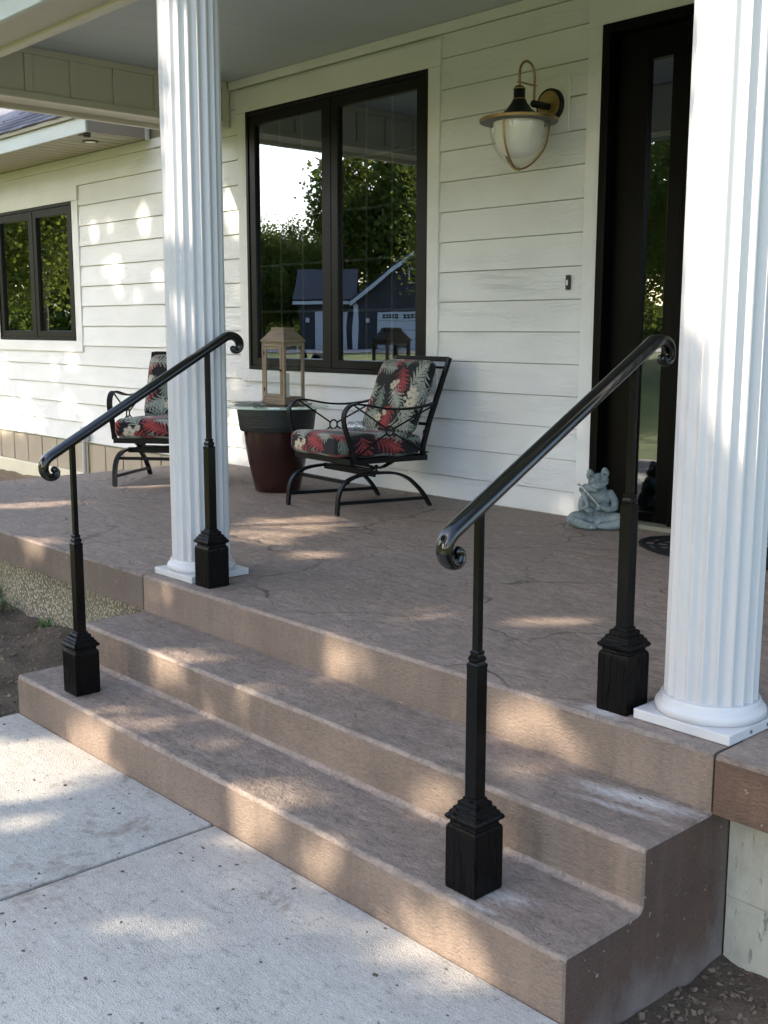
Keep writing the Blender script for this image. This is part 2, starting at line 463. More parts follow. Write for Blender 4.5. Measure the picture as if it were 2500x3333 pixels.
def pebble_mat():
    m = NT('pebble_dash')
    vo = m.n('ShaderNodeTexVoronoi', i_Vector=m.co((1, 1, 0.8)), i_Scale=75.0)
    d = vo.outputs['Distance']
    c = m.mix(m.ramp(d, [(0.15, 0.0), (0.55, 1.0)]), (0.52, 0.48, 0.38), (0.15, 0.135, 0.105))
    c = m.mix(0.10, c, vo.outputs['Color'], 'SOFT_LIGHT')
    big = m.noise(2.0, 5, m.co())
    c = m.mix(m.ramp(big, [(0.4, 0.0), (0.7, 0.45)]), c, (0.20, 0.20, 0.12))
    nrm = m.bump(m.math('SUBTRACT', 1.0, d), 0.9, 0.012)
    return m.fin(c, 0.9, nrm, 0.2)
M['pebble'] = pebble_mat()
def soil_mat(name, lo, hi):
    m = NT(name)
    a = m.noise(4.0, 9, m.co(), 0.68, 0.3)
    c = m.mix(m.ramp(a, [(0.3, 0.0), (0.72, 1.0)]), lo, hi)
    p = m.noise(55, 5, m.co(), 0.7)
    c = m.mix(m.ramp(p, [(0.58, 0.0), (0.70, 0.7)]), c, tuple(min(1, x * 2.1) for x in hi))
    nrm = m.bump(a, 0.9, 0.06); nrm = m.bump(p, 0.8, 0.015, nrm)
    return m.fin(c, 0.95, nrm, 0.15)
M['soil'] = soil_mat('bare_soil', (0.075, 0.058, 0.042), (0.155, 0.122, 0.092))
M['soil_light'] = soil_mat('dry_soil', (0.16, 0.125, 0.085), (0.28, 0.225, 0.155))
def lawn_mat():
    m = NT('lawn')
    a = m.noise(0.25, 6, m.co()); b = m.noise(14, 6, m.co((1, 1, 1)), 0.7)
    c = m.mix(b, (0.095, 0.115, 0.030), (0.180, 0.205, 0.055))
    c = m.mix(m.ramp(a, [(0.4, 0.0), (0.65, 0.6)]), c, (0.17, 0.185, 0.04))
    return m.fin(c, 0.9, m.bump(b, 0.6, 0.05), 0.2)
M['lawn'] = lawn_mat()
M['chip'] = plain('wood_chip', (0.135, 0.100, 0.072), 0.9, 0.85, 45, 0.4, 80, rnd=9)
M['leafbit'] = plain('dry_leaf_bits', (0.10, 0.075, 0.055), 0.9, 0.5, 40)
M['weed'] = plain('weed_leaf', (0.07, 0.13, 0.025), 0.6, 0.4, 10)

M['iron'] = plain('black_iron_gloss', (0.004, 0.004, 0.004), 0.13, 0.3, 20, 0.05, 30, spec=0.6)
M['ironpost'] = plain('black_post', (0.0035, 0.0035, 0.0035), 0.20, 0.3, 20, 0.03, 30, spec=0.18)
def post_base_mat():
    m = NT('black_stained_post_base')
    g = m.noise(1.0, 5, m.co((60, 60, 4)), 0.7)
    ck = m.math('ABSOLUTE', m.math('SUBTRACT', m.noise(1.0, 2, m.co((26, 26, 1.8), rnd=5)), 0.5))
    crack = m.ramp(ck, [(0.0, 0.0), (0.022, 1.0)])
    nrm = m.bump(crack, 0.7, 0.004); nrm = m.bump(g, 0.35, 0.003, nrm)
    c = m.mix(crack, (0.001, 0.001, 0.001), (0.0045, 0.004, 0.004))
    return m.fin(c, 0.30, nrm, 0.12)
M['postbase'] = post_base_mat()
M['chairframe'] = plain('charcoal_powder_coat', (0.0042, 0.0047, 0.0058), 0.42, 0.15, 12, 0.08, 200, spec=0.2)
M['wood'] = None
def wood_mat(name, lo, hi, ax=(40, 40, 3)):
    m = NT(name)
    g = m.noise(1.0, 6, m.co(ax, rnd=7), 0.6, 0.4)
    c = m.mix(m.ramp(g, [(0.3, 0.0), (0.7, 1.0)]), lo, hi)
    return m.fin(c, 0.6, m.bump(g, 0.3, 0.002), 0.3)
M['wood'] = wood_mat('weathered_wood', (0.205, 0.152, 0.104), (0.33, 0.252, 0.180))
M['wood_h'] = wood_mat('weathered_wood_cross', (0.205, 0.152, 0.104), (0.33, 0.252, 0.180), (5, 5, 45))
M['candle'] = plain('candle_wax', (0.75, 0.78, 0.66), 0.5, 0.04)
M['brass'] = plain('antique_brass', (0.33, 0.235, 0.105), 0.40, 0.15, 12, metal=0.85)
M['brassplate'] = plain('brass_plate', (0.27, 0.19, 0.060), 0.5, 0.15, 5, metal=0.35)
M['lampblack'] = plain('lamp_black', (0.005, 0.006, 0.006), 0.45, 0.2, 9, spec=0.3)
M['lampgrey'] = plain('lamp_underside', (0.10, 0.11, 0.11), 0.5, 0.1)
M['opal'] = plain('opal_glass', (0.90, 0.88, 0.87), 0.35, 0.02)
M['glaze_dark'] = None
def pot_mat(name, col, ring=0.0, rough=0.35, drip=None):
    m = NT(name)
    n1 = m.noise(5, 6, m.co())
    c = m.mix(n1, tuple(x * 0.55 for x in col), tuple(x * 1.4 for x in col))
    h = m.noise(1.0, 3, m.co((6, 6, 150)))
    nrm = m.bump(h, 0.8, 0.006) if ring else m.bump(n1, 0.2, 0.004)
    return m.fin(c, rough, nrm, 0.5)
M['potband'] = pot_mat('pot_band', (0.010, 0.012, 0.013), 1, 0.5)
M['potbowl'] = pot_mat('oxblood_glaze', (0.024, 0.0065, 0.0050), 0, 0.24)
M['paper'] = plain('printed_card', (0.34, 0.35, 0.31), 0.6, 0.5, 30)
M['papermid'] = plain('pale_card', (0.60, 0.62, 0.60), 0.5, 0.1, 30)
def stone_mat():
    m = NT('verdigris_stone')
    a = m.noise(9, 6, m.co(), 0.65); b = m.noise(60, 4, m.co())
    c = m.mix(m.ramp(a, [(0.3, 0.0), (0.7, 1.0)]), (0.085, 0.115, 0.122), (0.29, 0.335, 0.33))
    c = m.mix(m.ramp(b, [(0.6, 0.0), (0.75, 0.6)]), c, (0.45, 0.48, 0.46))
    nrm = m.bump(b, 0.5, 0.003)
    return m.fin(c, 0.8, nrm, 0.3)
M['stone'] = stone_mat()
M['bow'] = plain('pale_stick', (0.42, 0.42, 0.38), 0.6, 0.1)
M['rubber'] = plain('black_rubber', (0.008, 0.0085, 0.0095), 0.65, 0.3, 20, 0.2, 120, spec=0.3)
M['white_plastic'] = plain('white_plastic', (0.75, 0.75, 0.72), 0.3, 0.03)
M['black_plastic'] = plain('black_plastic', (0.012, 0.012, 0.014), 0.3, 0.1)
M['screw'] = plain('screw_head', (0.22, 0.22, 0.23), 0.4, 0.1, metal=0.6)
def print_mat():
    m = NT('tropical_print_fabric')
    at = m.n('ShaderNodeAttribute'); at.attribute_name = 'print'
    wv = m.noise(420, 2, m.co())
    c = m.mix(m.math('MULTIPLY', wv, 0.35), at.outputs['Color'], (0.02, 0.02, 0.02))
    m.b.inputs['Sheen Weight'].default_value = 0.15
    return m.fin(c, 0.85, m.bump(wv, 0.3, 0.002), 0.2)
M['print'] = print_mat()
M['tie'] = plain('cushion_tie', (0.02, 0.02, 0.022), 0.8, 0.2)
def shingle_mat():
    m = NT('asphalt_shingle')
    g = m.noise(300, 3, m.co(rnd=9))
    oi = m.n('ShaderNodeObjectInfo').outputs['Random']
    c = m.mix(oi, (0.045, 0.047, 0.060), (0.15, 0.15, 0.175))
    c = m.mix(m.ramp(g, [(0.45, 0.0), (0.7, 0.6)]), c, (0.20, 0.20, 0.22))
    return m.fin(c, 0.9, m.bump(g, 0.5, 0.004), 0.2)
M['shingle'] = shingle_mat()
M['n_wall'] = plain('slate_blue_siding', (0.055, 0.052, 0.052), 0.7, 0.25, 2)
M['n_roof'] = plain('dark_roof', (0.060, 0.058, 0.062), 0.85, 0.3, 3.0, 0.5, 20)
M['n_white'] = plain('white_garage_paint', (0.72, 0.72, 0.74), 0.5, 0.04, 1.0)
M['n_glass'] = plain('garage_glass', (0.03, 0.035, 0.04), 0.1, 0.1)
M['drive'] = plain('driveway_concrete', (0.45, 0.36, 0.31), 0.9, 0.12, 1.0)
def leaf_mat(name, lo, hi, tr=0.45):
    m = NT(name)
    nz = m.noise(0.9, 3, m.co()); wn_ = m.n('ShaderNodeTexWhiteNoise', i_Vector=m.n('ShaderNodeVectorMath', operation='SNAP', i_0=m._co, i_1=(0.13, 0.13, 0.13)).outputs[0])
    c = m.mix(m.math('ADD', m.math('MULTIPLY', nz, 0.6), m.math('MULTIPLY', wn_.outputs[0], 0.4)), lo, hi)
    t = m.n('ShaderNodeBsdfTranslucent', i_Color=c)
    m.fin(c, 0.5, None, 0.35)
    mx = m.n('ShaderNodeMixShader', i_0=tr)
    m.put(mx.inputs[1], m.b.outputs[0]); m.put(mx.inputs[2], t.outputs[0])
    m.t.links.new(mx.outputs[0], m.out.inputs[0])
    return m.mat
M['leaf'] = leaf_mat('maple_leaf', (0.080, 0.110, 0.018), (0.27, 0.29, 0.050), 0.62)
M['leaf_dark'] = leaf_mat('spruce_needle', (0.065, 0.100, 0.018), (0.20, 0.225, 0.038), 0.55)
M['bark'] = plain('bark', (0.085, 0.065, 0.05), 0.95, 0.4, 6, 0.9, 25)

# ------------------------------------------------------------------ terrain, walkway, soil beds
D = 2.873           # house wall plane
def smooth01(t): t = np.clip(t, 0, 1); return t * t * (3 - 2 * t)
def ground_z(x, y):
    d = np.hypot(np.asarray(x, float) + 5, np.asarray(y, float) - 2.87)
    return -0.70 + 0.76 * smooth01((d - 9.0) / 46.0) + 0.5 * smooth01((d - 80) / 120.0)
def grid_mesh(name, xs, ys, zf, mat):
    X, Y = np.meshgrid(xs, ys, indexing='ij'); Z = zf(X, Y)
    nx, ny = len(xs), len(ys)
    vs = np.stack([X, Y, Z], -1).reshape(-1, 3)
    idx = np.arange(nx * ny).reshape(nx, ny)
    fs = np.stack([idx[:-1, :-1], idx[1:, :-1], idx[1:, 1:], idx[:-1, 1:]], -1).reshape(-1, 4)
    me = bpy.data.meshes.new(name); me.from_pydata(vs.tolist(), [], fs.tolist()); me.materials.append(mat)
    me.polygons.foreach_set('use_smooth', [True] * len(me.polygons)); me.update()
    return me
def axis_pts(): return np.concatenate([np.linspace(-420, -70, 22), np.linspace(-66, 66, 67), np.linspace(70, 420, 22)])
struct(link('ground', grid_mesh('ground', axis_pts(), axis_pts(), ground_z, M['lawn'])))

def vnoise(X, Y, s, seed):
    r = np.random.default_rng(seed); G = r.random((64, 64))
    x = X * s; y = Y * s; xi = np.floor(x).astype(int); yi = np.floor(y).astype(int)
    fx = smooth01(x - xi); fy = smooth01(y - yi)
    g = lambda a, b: G[a % 64, b % 64]
    return (g(xi, yi) * (1 - fx) + g(xi + 1, yi) * fx) * (1 - fy) + (g(xi, yi + 1) * (1 - fx) + g(xi + 1, yi + 1) * fx) * fy
def left_bed(X, Y):
    z = -0.455 - 0.075 * smooth01((X + 3.9) / 0.7) * smooth01((0.0 - Y) / 0.5) - 0.22 * smooth01((-1.2 - Y) / 2.0)
    e = np.minimum(np.minimum(X + 14.0, 3.2 + Y) / 0.6, 1.0)
    return z + 0.05 * (vnoise(X, Y, 3.1, 1) - .5) + 0.03 * (vnoise(X, Y, 9, 2) - .5) + 0.012 * (vnoise(X, Y, 31, 3) - .5) - 0.2 * (1 - smooth01(e))
struct(link('soil_bed', grid_mesh('soil_bed', np.linspace(-7.0, -3.058, 130), np.linspace(-3.2, 0.2, 110), left_bed, M['soil'])))
def far_bed(X, Y):
    return -0.46 + 0.06 * (vnoise(X, Y, 3.1, 4) - .5) + 0.03 * (vnoise(X, Y, 11, 5) - .5) - 0.25 * (1 - smooth01((Y - 0.0) / 0.8))
struct(link('soil_bed', grid_mesh('soil_bed_side', np.linspace(-14.0, -6.7, 120), np.linspace(-0.4, 2.9, 70), far_bed, M['soil_light'])))
def right_bed(X, Y):
    return -0.655 + 0.05 * (vnoise(X, Y, 4, 6) - .5) + 0.03 * (vnoise(X, Y, 13, 7) - .5) + 0.012 * (vnoise(X, Y, 40, 8) - .5) - 0.2 * (1 - smooth01(np.minimum(Y + 3.4, 3.4 - X) / 0.6))
struct(link('soil_bed', grid_mesh('soil_bed_right', np.linspace(-0.06, 3.4, 150), np.linspace(-3.4, 0.2, 150), right_bed, M['soil'])))

walkway = struct(empty('walkway'))
for (xa, xb) in ((-3.05, -1.522), (-1.508, 0.02)):
    for (ya, yb) in ((-2.36, -0.651), (-4.06, -2.37), (-5.76, -4.07)):
        MB().box(xa, xb, ya, yb, -0.75, -0.528, 0.007, seg=2).build('concrete_slab', M['walk'], walkway, smooth=40)

MB().box(-1.5215, -1.5085, -5.7, -0.655, -0.74, -0.5365).build('joint_dirt', M['soil'], walkway)

# ------------------------------------------------------------------ porch floor slab, foundation, steps
porch = tag(empty('porch'), 'brown stamped concrete porch floor on a pale foundation behind the steps', 'porch')
H = 0.178; DEP = 0.3236; XL, XR = -3.053, 0.0
def porch_slab():
    out = [(-6.74, 0.0), (-3.064, 0.0), (-3.062, 0.10), (-3.057, 0.10), (-3.055, 0.0), (-0.003, 0.0), (0.000, 0.14), (0.007, 0.14), (0.010, -0.012), (3.2, -0.012), (3.2, 2.86), (-6.74, 2.86)]
    b = MB(); b.prism(out, -0.172, 0.0)
    bm = bmesh.new(); vs = [bm.verts.new(v) for v in b.v]
    for f in b.f: bm.faces.new([vs[i] for i in f])
    ed = [e for e in bm.edges if all(abs(v.co.z) < 1e-6 for v in e.verts) and (all(v.co.y < 0.02 for v in e.verts) or all(v.co.x < -6.7 for v in e.verts))]
    bmesh.ops.bevel(bm, geom=ed, offset=0.013, segments=3, affect='EDGES', profile=0.5)
    bmesh.ops.recalc_face_normals(bm, faces=bm.faces)
    me = bpy.data.meshes.new('slab')
    for k in ('porch', 'riser', 'slabedge', 'slabedge_red', 'nosing'): me.materials.append(M[k])
    for f in bm.faces:
        c = f.calc_center_median(); n = f.normal
        mid = -3.05 < c.x < 0.0
        if n.z > 0.97: f.material_index = 0
        elif n.z > 0.1: f.material_index = 4 if mid else 0
        elif mid: f.material_index = 1
        else: f.material_index = 2 if c.x < -1 else 3
        f.smooth = 0.1 < n.z < 0.97
    bm.to_mesh(me); bm.free()
    return me
link('slab', porch_slab(), porch)
MB().box(-6.69, -3.06, 0.055, 0.25, -0.95, -0.1715).build('foundation', M['pebble'], porch)
MB().box(-6.69, -6.50, 0.26, 2.80, -0.95, -0.1715).build('foundation', M['pebble'], porch)
fd = MB(); fd.box(0.004, 3.1, 0.096, 0.30, -0.95, -0.4565, 0.002); fd.box(0.004, 3.1, 0.094, 0.30, -0.455, -0.1715, 0.002)
fd.build('foundation', M['foundation'], porch)

def steps_mesh():
    # profile: (y, z, inset dir y, inset dir z, material of the strip that starts here)
    P = [(0.096, -0.1735, 0, -1, 0), (0.004, -0.1735, 0, -1, 0), (0.002, -0.1775, 0, -1, 0)]
    def tread(y0, y1, z, zlow, last):
        P.append((y0, z, 0, -1, 0))
        for k in range(5):
            a = math.pi / 2 * k / 4
            P.append((y1 + 0.014 - 0.014 * math.sin(a), z - 0.014 + 0.014 * math.cos(a), math.sin(a), -math.cos(a), 1 if k < 4 else 2))
        if not last:
            P.append((y1, zlow + 0.016, 1, 0, 1)); P.append((y1 - 0.006, zlow + 0.004, .7, -.7, 1)); P.append((y1 - 0.018, zlow, 0, -1, 0))
    tread(-0.004, -DEP, -H, -2 * H, False)
    tread(-DEP - 0.030, -2 * DEP, -2 * H, -0.75, True)
    P.append((-2 * DEP, -0.78, 1, 0, 2)); P.append((0.096, -0.78, 0, 0, 2))
    n = len(P); xs = [XL, XL + 0.006] + list(np.linspace(XL + 0.03, XR - 0.03, 90)) + [XR - 0.006, XR]
    r = random.Random(3); vs = []; fs = []; mi = []
    wob = [[r.uniform(-1, 1) for _ in P] for _ in xs]
    for i, x in enumerate(xs):
        ins = 0.006 if i in (0, len(xs) - 1) else 0.0
        for k, (y, z, iy, iz, m_) in enumerate(P):
            j = wob[i][k] * 0.0016 if (m_ == 1 and 0 < i < len(xs) - 1) else 0.0
            sg = 0.0012 * math.sin(x * 5.1 + k * 0.15) + 0.001 * math.sin(x * 13.0)
            vs.append((x, y + iy * (ins + j + sg), z + iz * (ins + j + sg)))
    for i in range(len(xs) - 1):
        for k in range(n):
            k2 = (k + 1) % n
            fs.append([i * n + k, i * n + k2, (i + 1) * n + k2, (i + 1) * n + k]); mi.append(P[k][4])
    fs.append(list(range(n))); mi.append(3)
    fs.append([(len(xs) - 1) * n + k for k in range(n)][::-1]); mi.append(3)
    me = bpy.data.meshes.new('stair_block'); me.from_pydata(vs, [], fs)
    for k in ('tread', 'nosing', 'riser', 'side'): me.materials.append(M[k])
    me.polygons.foreach_set('material_index', mi)
    me.polygons.foreach_set('use_smooth', [m_ == 1 for m_ in mi]); me.update()
    bm = bmesh.new(); bm.from_mesh(me); bmesh.ops.recalc_face_normals(bm, faces=bm.faces); bm.to_mesh(me); bm.free()
    return me
tag(link('porch_steps', steps_mesh()), 'three brown concrete steps leading from the grey walkway to the porch', 'steps')

# ------------------------------------------------------------------ the house
house = tag(empty('house', (0, 0, 0)), 'house with off-white lap siding, black windows and a covered porch', 'house')
PORCH_X = -6.70
W1 = dict(x0=-6.138, x1=-4.042, z0=0.833, z1=2.890)
W2 = dict(x0=-11.002, x1=-9.168, z0=1.042, z1=2.440)
DR = dict(x0=-2.600, x1=-0.450, z0=-0.02, z1=2.895)
T1 = (-6.255, -3.930, 0.732, 3.062); T2 = (-11.13, -9.040, 0.928, 2.582); TD = (-2.708, -0.342, -0.1, 3.085)

def wall_mesh():
    b = MB(); y0, y1 = D + 0.012, D + 0.16
    xs = sorted({-14.0, 3.2, W1['x0'], W1['x1'], W2['x0'], W2['x1'], DR['x0'], DR['x1']})
    zs = sorted({-0.02, 3.35, W1['z0'], W1['z1'], W2['z0'], W2['z1'], DR['z1']})
    for a, c in zip(xs, xs[1:]):
        for e, g in zip(zs, zs[1:]):
            mx, mz = (a + c) / 2, (e + g) / 2
            if any(w['x0'] < mx < w['x1'] and w['z0'] < mz < w['z1'] for w in (W1, W2, DR)): continue
            b.box(a, c, y0, y1, e, g)
    return b
wall_mesh().build('wall_sheathing', M['drip'], house)
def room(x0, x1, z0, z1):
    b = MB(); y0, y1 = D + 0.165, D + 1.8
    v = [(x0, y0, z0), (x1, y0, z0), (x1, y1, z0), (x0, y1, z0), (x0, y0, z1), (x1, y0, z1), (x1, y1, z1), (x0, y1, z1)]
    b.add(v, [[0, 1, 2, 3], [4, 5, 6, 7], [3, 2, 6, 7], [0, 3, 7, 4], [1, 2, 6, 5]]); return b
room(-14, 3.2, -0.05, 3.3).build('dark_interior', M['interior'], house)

PITCH_Z = 0.1985
rb = random.Random(21)
def siding(xa, xb, off, trims, ztop, zbot, joint):
    k = int(math.floor((zbot - off) / PITCH_Z))
    while off + k * PITCH_Z < ztop - 0.01:
        z0 = max(off + k * PITCH_Z, zbot); z1 = min(off + (k + 1) * PITCH_Z, ztop); k += 1
        if z1 - z0 < 0.02: continue
        iv = [(xa, xb)]
        for (ta, tb, tz0, tz1) in trims:
            if z0 >= tz0 - 0.002 and z1 <= tz1 + 0.02:
                nv = []
                for a, c in iv:
                    if ta + 0.02 > a: nv.append((a, min(c, ta + 0.02)))
                    if tb - 0.02 < c: nv.append((max(a, tb - 0.02), c))
                iv = [q for q in nv if q[1] - q[0] > 0.03]
        for a, c in iv:
            cuts = [a]
            if c - a > 2.6 and joint: cuts.append(rb.uniform(a + 0.7, c - 0.7))
            cuts.append(c)
            for p, q in zip(cuts, cuts[1:]):
                q2 = q - (0.0025 if q != c else 0)
                b = MB()
                prof = [(D - 0.0080, z0 + 0.002), (D - 0.0060, z0), (D + 0.0112, z0), (D + 0.0112, z1 - 0.0045), (D + 0.0055, z1 - 0.0045)]
                vs = [(x, y, z) for x in (p, q2) for y, z in prof]; n = len(prof)
                fs = [list(range(n)), list(range(n, 2 * n))[::-1]] + [[i, (i + 1) % n, n + (i + 1) % n, n + i] for i in range(n)]
                b.add(vs, fs); b.build('siding_board', M['siding'], house)
siding(-14.0, PORCH_X, 0.0, [T2], 2.868, 0.0, True)
siding(PORCH_X + 0.002, 3.2, -0.042, [T1, TD], 3.09, 0.0, True)
MB().box(PORCH_X, -6.38, D - 0.004, D + 0.011, 2.87, 3.3).build('frieze_board', M['trim_h'], house)
MB().box(-6.362, -2.712, D - 0.022, D + 0.011, 3.092, 3.154, 0.003).build('frieze_board', M['trim_h'], house)
MB().box(-2.71, 3.2, D - 0.024, D + 0.011, 3.092, 3.154, 0.003).build('frieze_board', M['trim_h'], house)
MB().box(-6.735, 3.2, D - 0.012, D + 0.011, -0.010, 0.004).build('starter_strip', M['drip'], house)

def window(w, t, mull, muntins, label):
    x0, x1, z0, z1 = w['x0'], w['x1'], w['z0'], w['z1']
    f = MB(); fr = 0.032
    f.box(x0, x0 + fr, D - 0.020, D + 0.12, z0, z1, 0.003); f.box(x1 - fr, x1, D - 0.020, D + 0.12, z0, z1, 0.003)
    f.box(x0 + fr, x1 - fr, D - 0.019, D + 0.12, z1 - fr, z1, 0.003); f.box(x0 + fr, x1 - fr, D - 0.022, D + 0.12, z0, z0 + fr, 0.003)
    f.box(mull - 0.014, mull + 0.014, D - 0.014, D + 0.12, z0 + fr, z1 - fr, 0.002)
    win = f.build('window', M['blackframe'], house)
    win['label'] = label
    for (a, c) in ((x0 + fr + 0.004, mull - 0.017), (mull + 0.017, x1 - fr - 0.004)):
        za, zb = z0 + fr + 0.004, z1 - fr - 0.004; s = 0.074; sb = 0.060
        g = MB(); ya, yb = D - 0.010, D + 0.045
        # mitred sash
        o = [(a, za), (c, za), (c, zb), (a, zb)]; i_ = [(a + s, za + sb), (c - s, za + sb), (c - s, zb - s), (a + s, zb - s)]
        i2 = [(a + s + 0.006, za + sb + 0.006), (c - s - 0.006, za + sb + 0.006), (c - s - 0.006, zb - s - 0.006), (a + s + 0.006, zb - s - 0.006)]
        vs = [(x, yb, z) for x, z in o] + [(x, ya, z) for x, z in o] + [(x, ya, z) for x, z in i_] + [(x, ya + 0.018, z) for x, z in i2] + [(x, yb, z) for x, z in i2]
        fs = []
        for r_ in range(4):
            for q in range(4): fs.append([r_ * 4 + q, r_ * 4 + (q + 1) % 4, (r_ + 1) * 4 + (q + 1) % 4, (r_ + 1) * 4 + q])
        for q in range(4): fs.append([16 + q, 16 + (q + 1) % 4, (q + 1) % 4, q])
        g.add(vs, fs); g.build('sash', M['blackframe'], win)
        gx0, gx1, gz0, gz1 = a + s + 0.006, c - s - 0.006, za + sb + 0.006, zb - s - 0.006
        p = MB(); p.box(gx0 - 0.004, gx1 + 0.004, D + 0.016, D + 0.020, gz0 - 0.004, gz1 + 0.004)
        p.build('pane', M['glass'], win)
        if muntins:
            nx, nz = muntins
            for q in range(1, nx):
                x = gx0 + (gx1 - gx0) * q / nx
                MB().box(x - 0.009, x + 0.009, D + 0.026, D + 0.032, gz0, gz1).build('muntin', M['muntin'], win)
            for q in range(1, nz):
                z = gz0 + (gz1 - gz0) * q / nz
                MB().box(gx0, gx1, D + 0.0325, D + 0.0375, z - 0.009, z + 0.009).build('muntin', M['muntin'], win)
    tx0, tx1, tz0, tz1 = t
    MB().box(tx0, x0 - 0.001, D - 0.016, D + 0.02, z0 - 0.002, z1 - 0.001, 0.002).build('casing', M['trim'], win)
    MB().box(x1 + 0.001, tx1, D - 0.016, D + 0.02, z0 - 0.002, z1 - 0.001, 0.002).build('casing', M['trim'], win)
    MB().box(tx0 - 0.006, tx1 + 0.010, D - 0.024, D + 0.02, z1 + 0.0005, tz1, 0.002).build('casing', M['trim_h'], win)
    MB().box(tx0, tx1, D - 0.018, D + 0.02, tz0, z0 - 0.003, 0.002).build('casing', M['trim_h'], win)
    return win
window(W1, T1, -5.086, (3, 5), 'large black casement pair behind the chairs')
window(W2, T2, -10.085, None, 'smaller black casement pair at far left')

def door():
    x0, x1, z1 = DR['x0'], DR['x1'], DR['z1']
    f = MB()
    f.box(x0, x0 + 0.055, D - 0.030, D + 0.13, 0.0, z1, 0.003); f.box(x1 - 0.055, x1, D - 0.030, D + 0.13, 0.0, z1, 0.003)
    f.box(x0 + 0.055, x1 - 0.055, D - 0.029, D + 0.13, z1 - 0.055, z1, 0.003)
    f.box(-2.045, -1.985, D - 0.008, D + 0.13, 0.03, z1 - 0.055, 0.003); f.box(-1.065, -1.005, D - 0.008, D + 0.13, 0.03, z1 - 0.055, 0.003)
    d = f.build('door', M['doorblack'], house); d['label'] = 'black front door with narrow glass sidelights'
    for a, c in ((-2.543, -2.047), (-1.003, -0.507)):
        s = MB(); ga, gc = (a + 0.212, c - 0.125) if a < -2 else (a + 0.125, c - 0.212)
        ya, yb = D + 0.052, D + 0.10
        s.box(a, ga, ya, yb, 0.03, z1 - 0.057, 0.003); s.box(gc, c, ya, yb, 0.03, z1 - 0.057, 0.003)
        s.box(ga, gc, ya, yb, 2.675, z1 - 0.057, 0.003); s.box(ga, gc, ya, yb, 0.03, 0.085, 0.003)
        s.build('sidelight', M['doorblack'], d)
        MB().box(ga - 0.003, gc + 0.003, D + 0.078, D + 0.082, 0.082, 2.678).build('pane', M['glass'], d)
        MB().box(ga - 0.003, gc + 0.003, D + 0.104, D + 0.106, 0.082, 2.678).build('dark_room_sheet', M['interior'], d)  # near-black sheet stands in for the unlit room behind the pane
    s = MB(); s.box(-1.982, -1.068, D + 0.055, D + 0.10, 0.03, z1 - 0.057, 0.004)
    for (za, zb) in ((0.22, 1.0), (1.15, 2.6)):
        for (xa, xb) in ((-1.85, -1.56), (-1.49, -1.20)):
            s.box(xa, xb, D + 0.048, D + 0.056, za, zb, 0.004)
    s.build('door_leaf', M['doorblack'], d)
    h = MB(); h.tube([(-1.90, D + 0.05, 1.05), (-1.90, D - 0.01, 1.05), (-1.90, D - 0.02, 1.02), (-1.90, D - 0.02, 0.86), (-1.90, D - 0.01, 0.83), (-1.90, D + 0.05, 0.83)], 0.011, 8)
    h.build('handle', M['lampblack'], d, smooth=50)
    MB().box(x0 + 0.056, x1 - 0.056, D - 0.06, D + 0.13, 0.001, 0.029, 0.004).build('threshold', M['drip'], d)
    MB().box(TD[0], x0 - 0.001, D - 0.017, D + 0.02, 0.004, z1, 0.002).build('casing', M['trim'], d)
    MB().box(x1 + 0.001, TD[1], D - 0.017, D + 0.02, 0.004, z1, 0.002).build('casing', M['trim'], d)
    MB().box(TD[0], TD[1], D - 0.019, D + 0.02, z1 + 0.0005, 3.0915, 0.002).build('casing', M['trim_h'], d)
door()

# ceiling boards
CZ = 3.155
ceil = MB().box(PORCH_X + 0.02, 3.2, 0.36, D + 0.2, CZ + 0.016, CZ + 0.06).build('porch_ceiling', M['ceiling'], house)
x = -6.372; rc = random.Random(5)
while x < 3.1:
    MB().box(x + 0.0008, x + 0.2992, 0.425, D - 0.0005, CZ + rc.uniform(0, 0.0006), CZ + 0.0155, 0.0012).build('ceiling_board', M['ceiling'], ceil); x += 0.30

# front beam (over the columns) and side beam
BZ = 2.776
fb = MB().box(PORCH_X + 0.02, 3.2, 0.098, 0.352, BZ + 0.022, 3.26).build('front_beam', M['beam_under'], house)
MB().box(PORCH_X, 3.2, 0.066, 0.097, BZ, 3.02, 0.004).build('beam_board', M['fascia'], fb)
MB().box(PORCH_X - 0.02, 3.2, 0.040, 0.0655, BZ + 0.115, 3.26, 0.004).build('beam_board', M['fascia'], fb)
MB().box(PORCH_X + 0.02, 3.2, 0.353, 0.424, BZ + 0.002, 3.154, 0.006).build('beam_board', M['beamwhite'], fb)
sb = MB().box(-6.665, -6.394, 0.426, 2.862, BZ + 0.03, 3.26).build('side_beam', M['beam_under'], house)
MB().box(-6.393, -6.366, 0.428, 2.846, 3.108, 3.1545, 0.002).build('beam_board', M['beamwhite'], sb)
MB().box(-6.415, -6.360, 0.428, 2.862, 2.792, 2.846, 0.008, seg=2).build('beam_board', M['beamwhite'], sb)
MB().box(-6.715, -6.666, 0.10, 2.862, BZ - 0.006, 3.24, 0.006, seg=2).build('beam_board', M['beamwhite'], sb)
MB().box(-6.3925, -6.362, 2.800, 2.861, 2.8465, 3.1075, 0.002).build('beam_board', M['beamwhite'], sb)
y = 0.392
while y < 2.78:
    y1 = min(y + 0.354, 2.799)
    MB().box(-6.3925, -6.382, y + 0.062 if y > 0.4 else 0.43, y1 - 0.004, 2.848, 3.106, 0.001).build('panel', M['beamwhite'], sb)
    if y1 < 2.78: MB().box(-6.3925, -6.371, y1, y1 + 0.060, 2.848, 3.106, 0.002).build('batten', M['beamwhite'], sb)
    y = y1 if y1 < 2.79 else 9
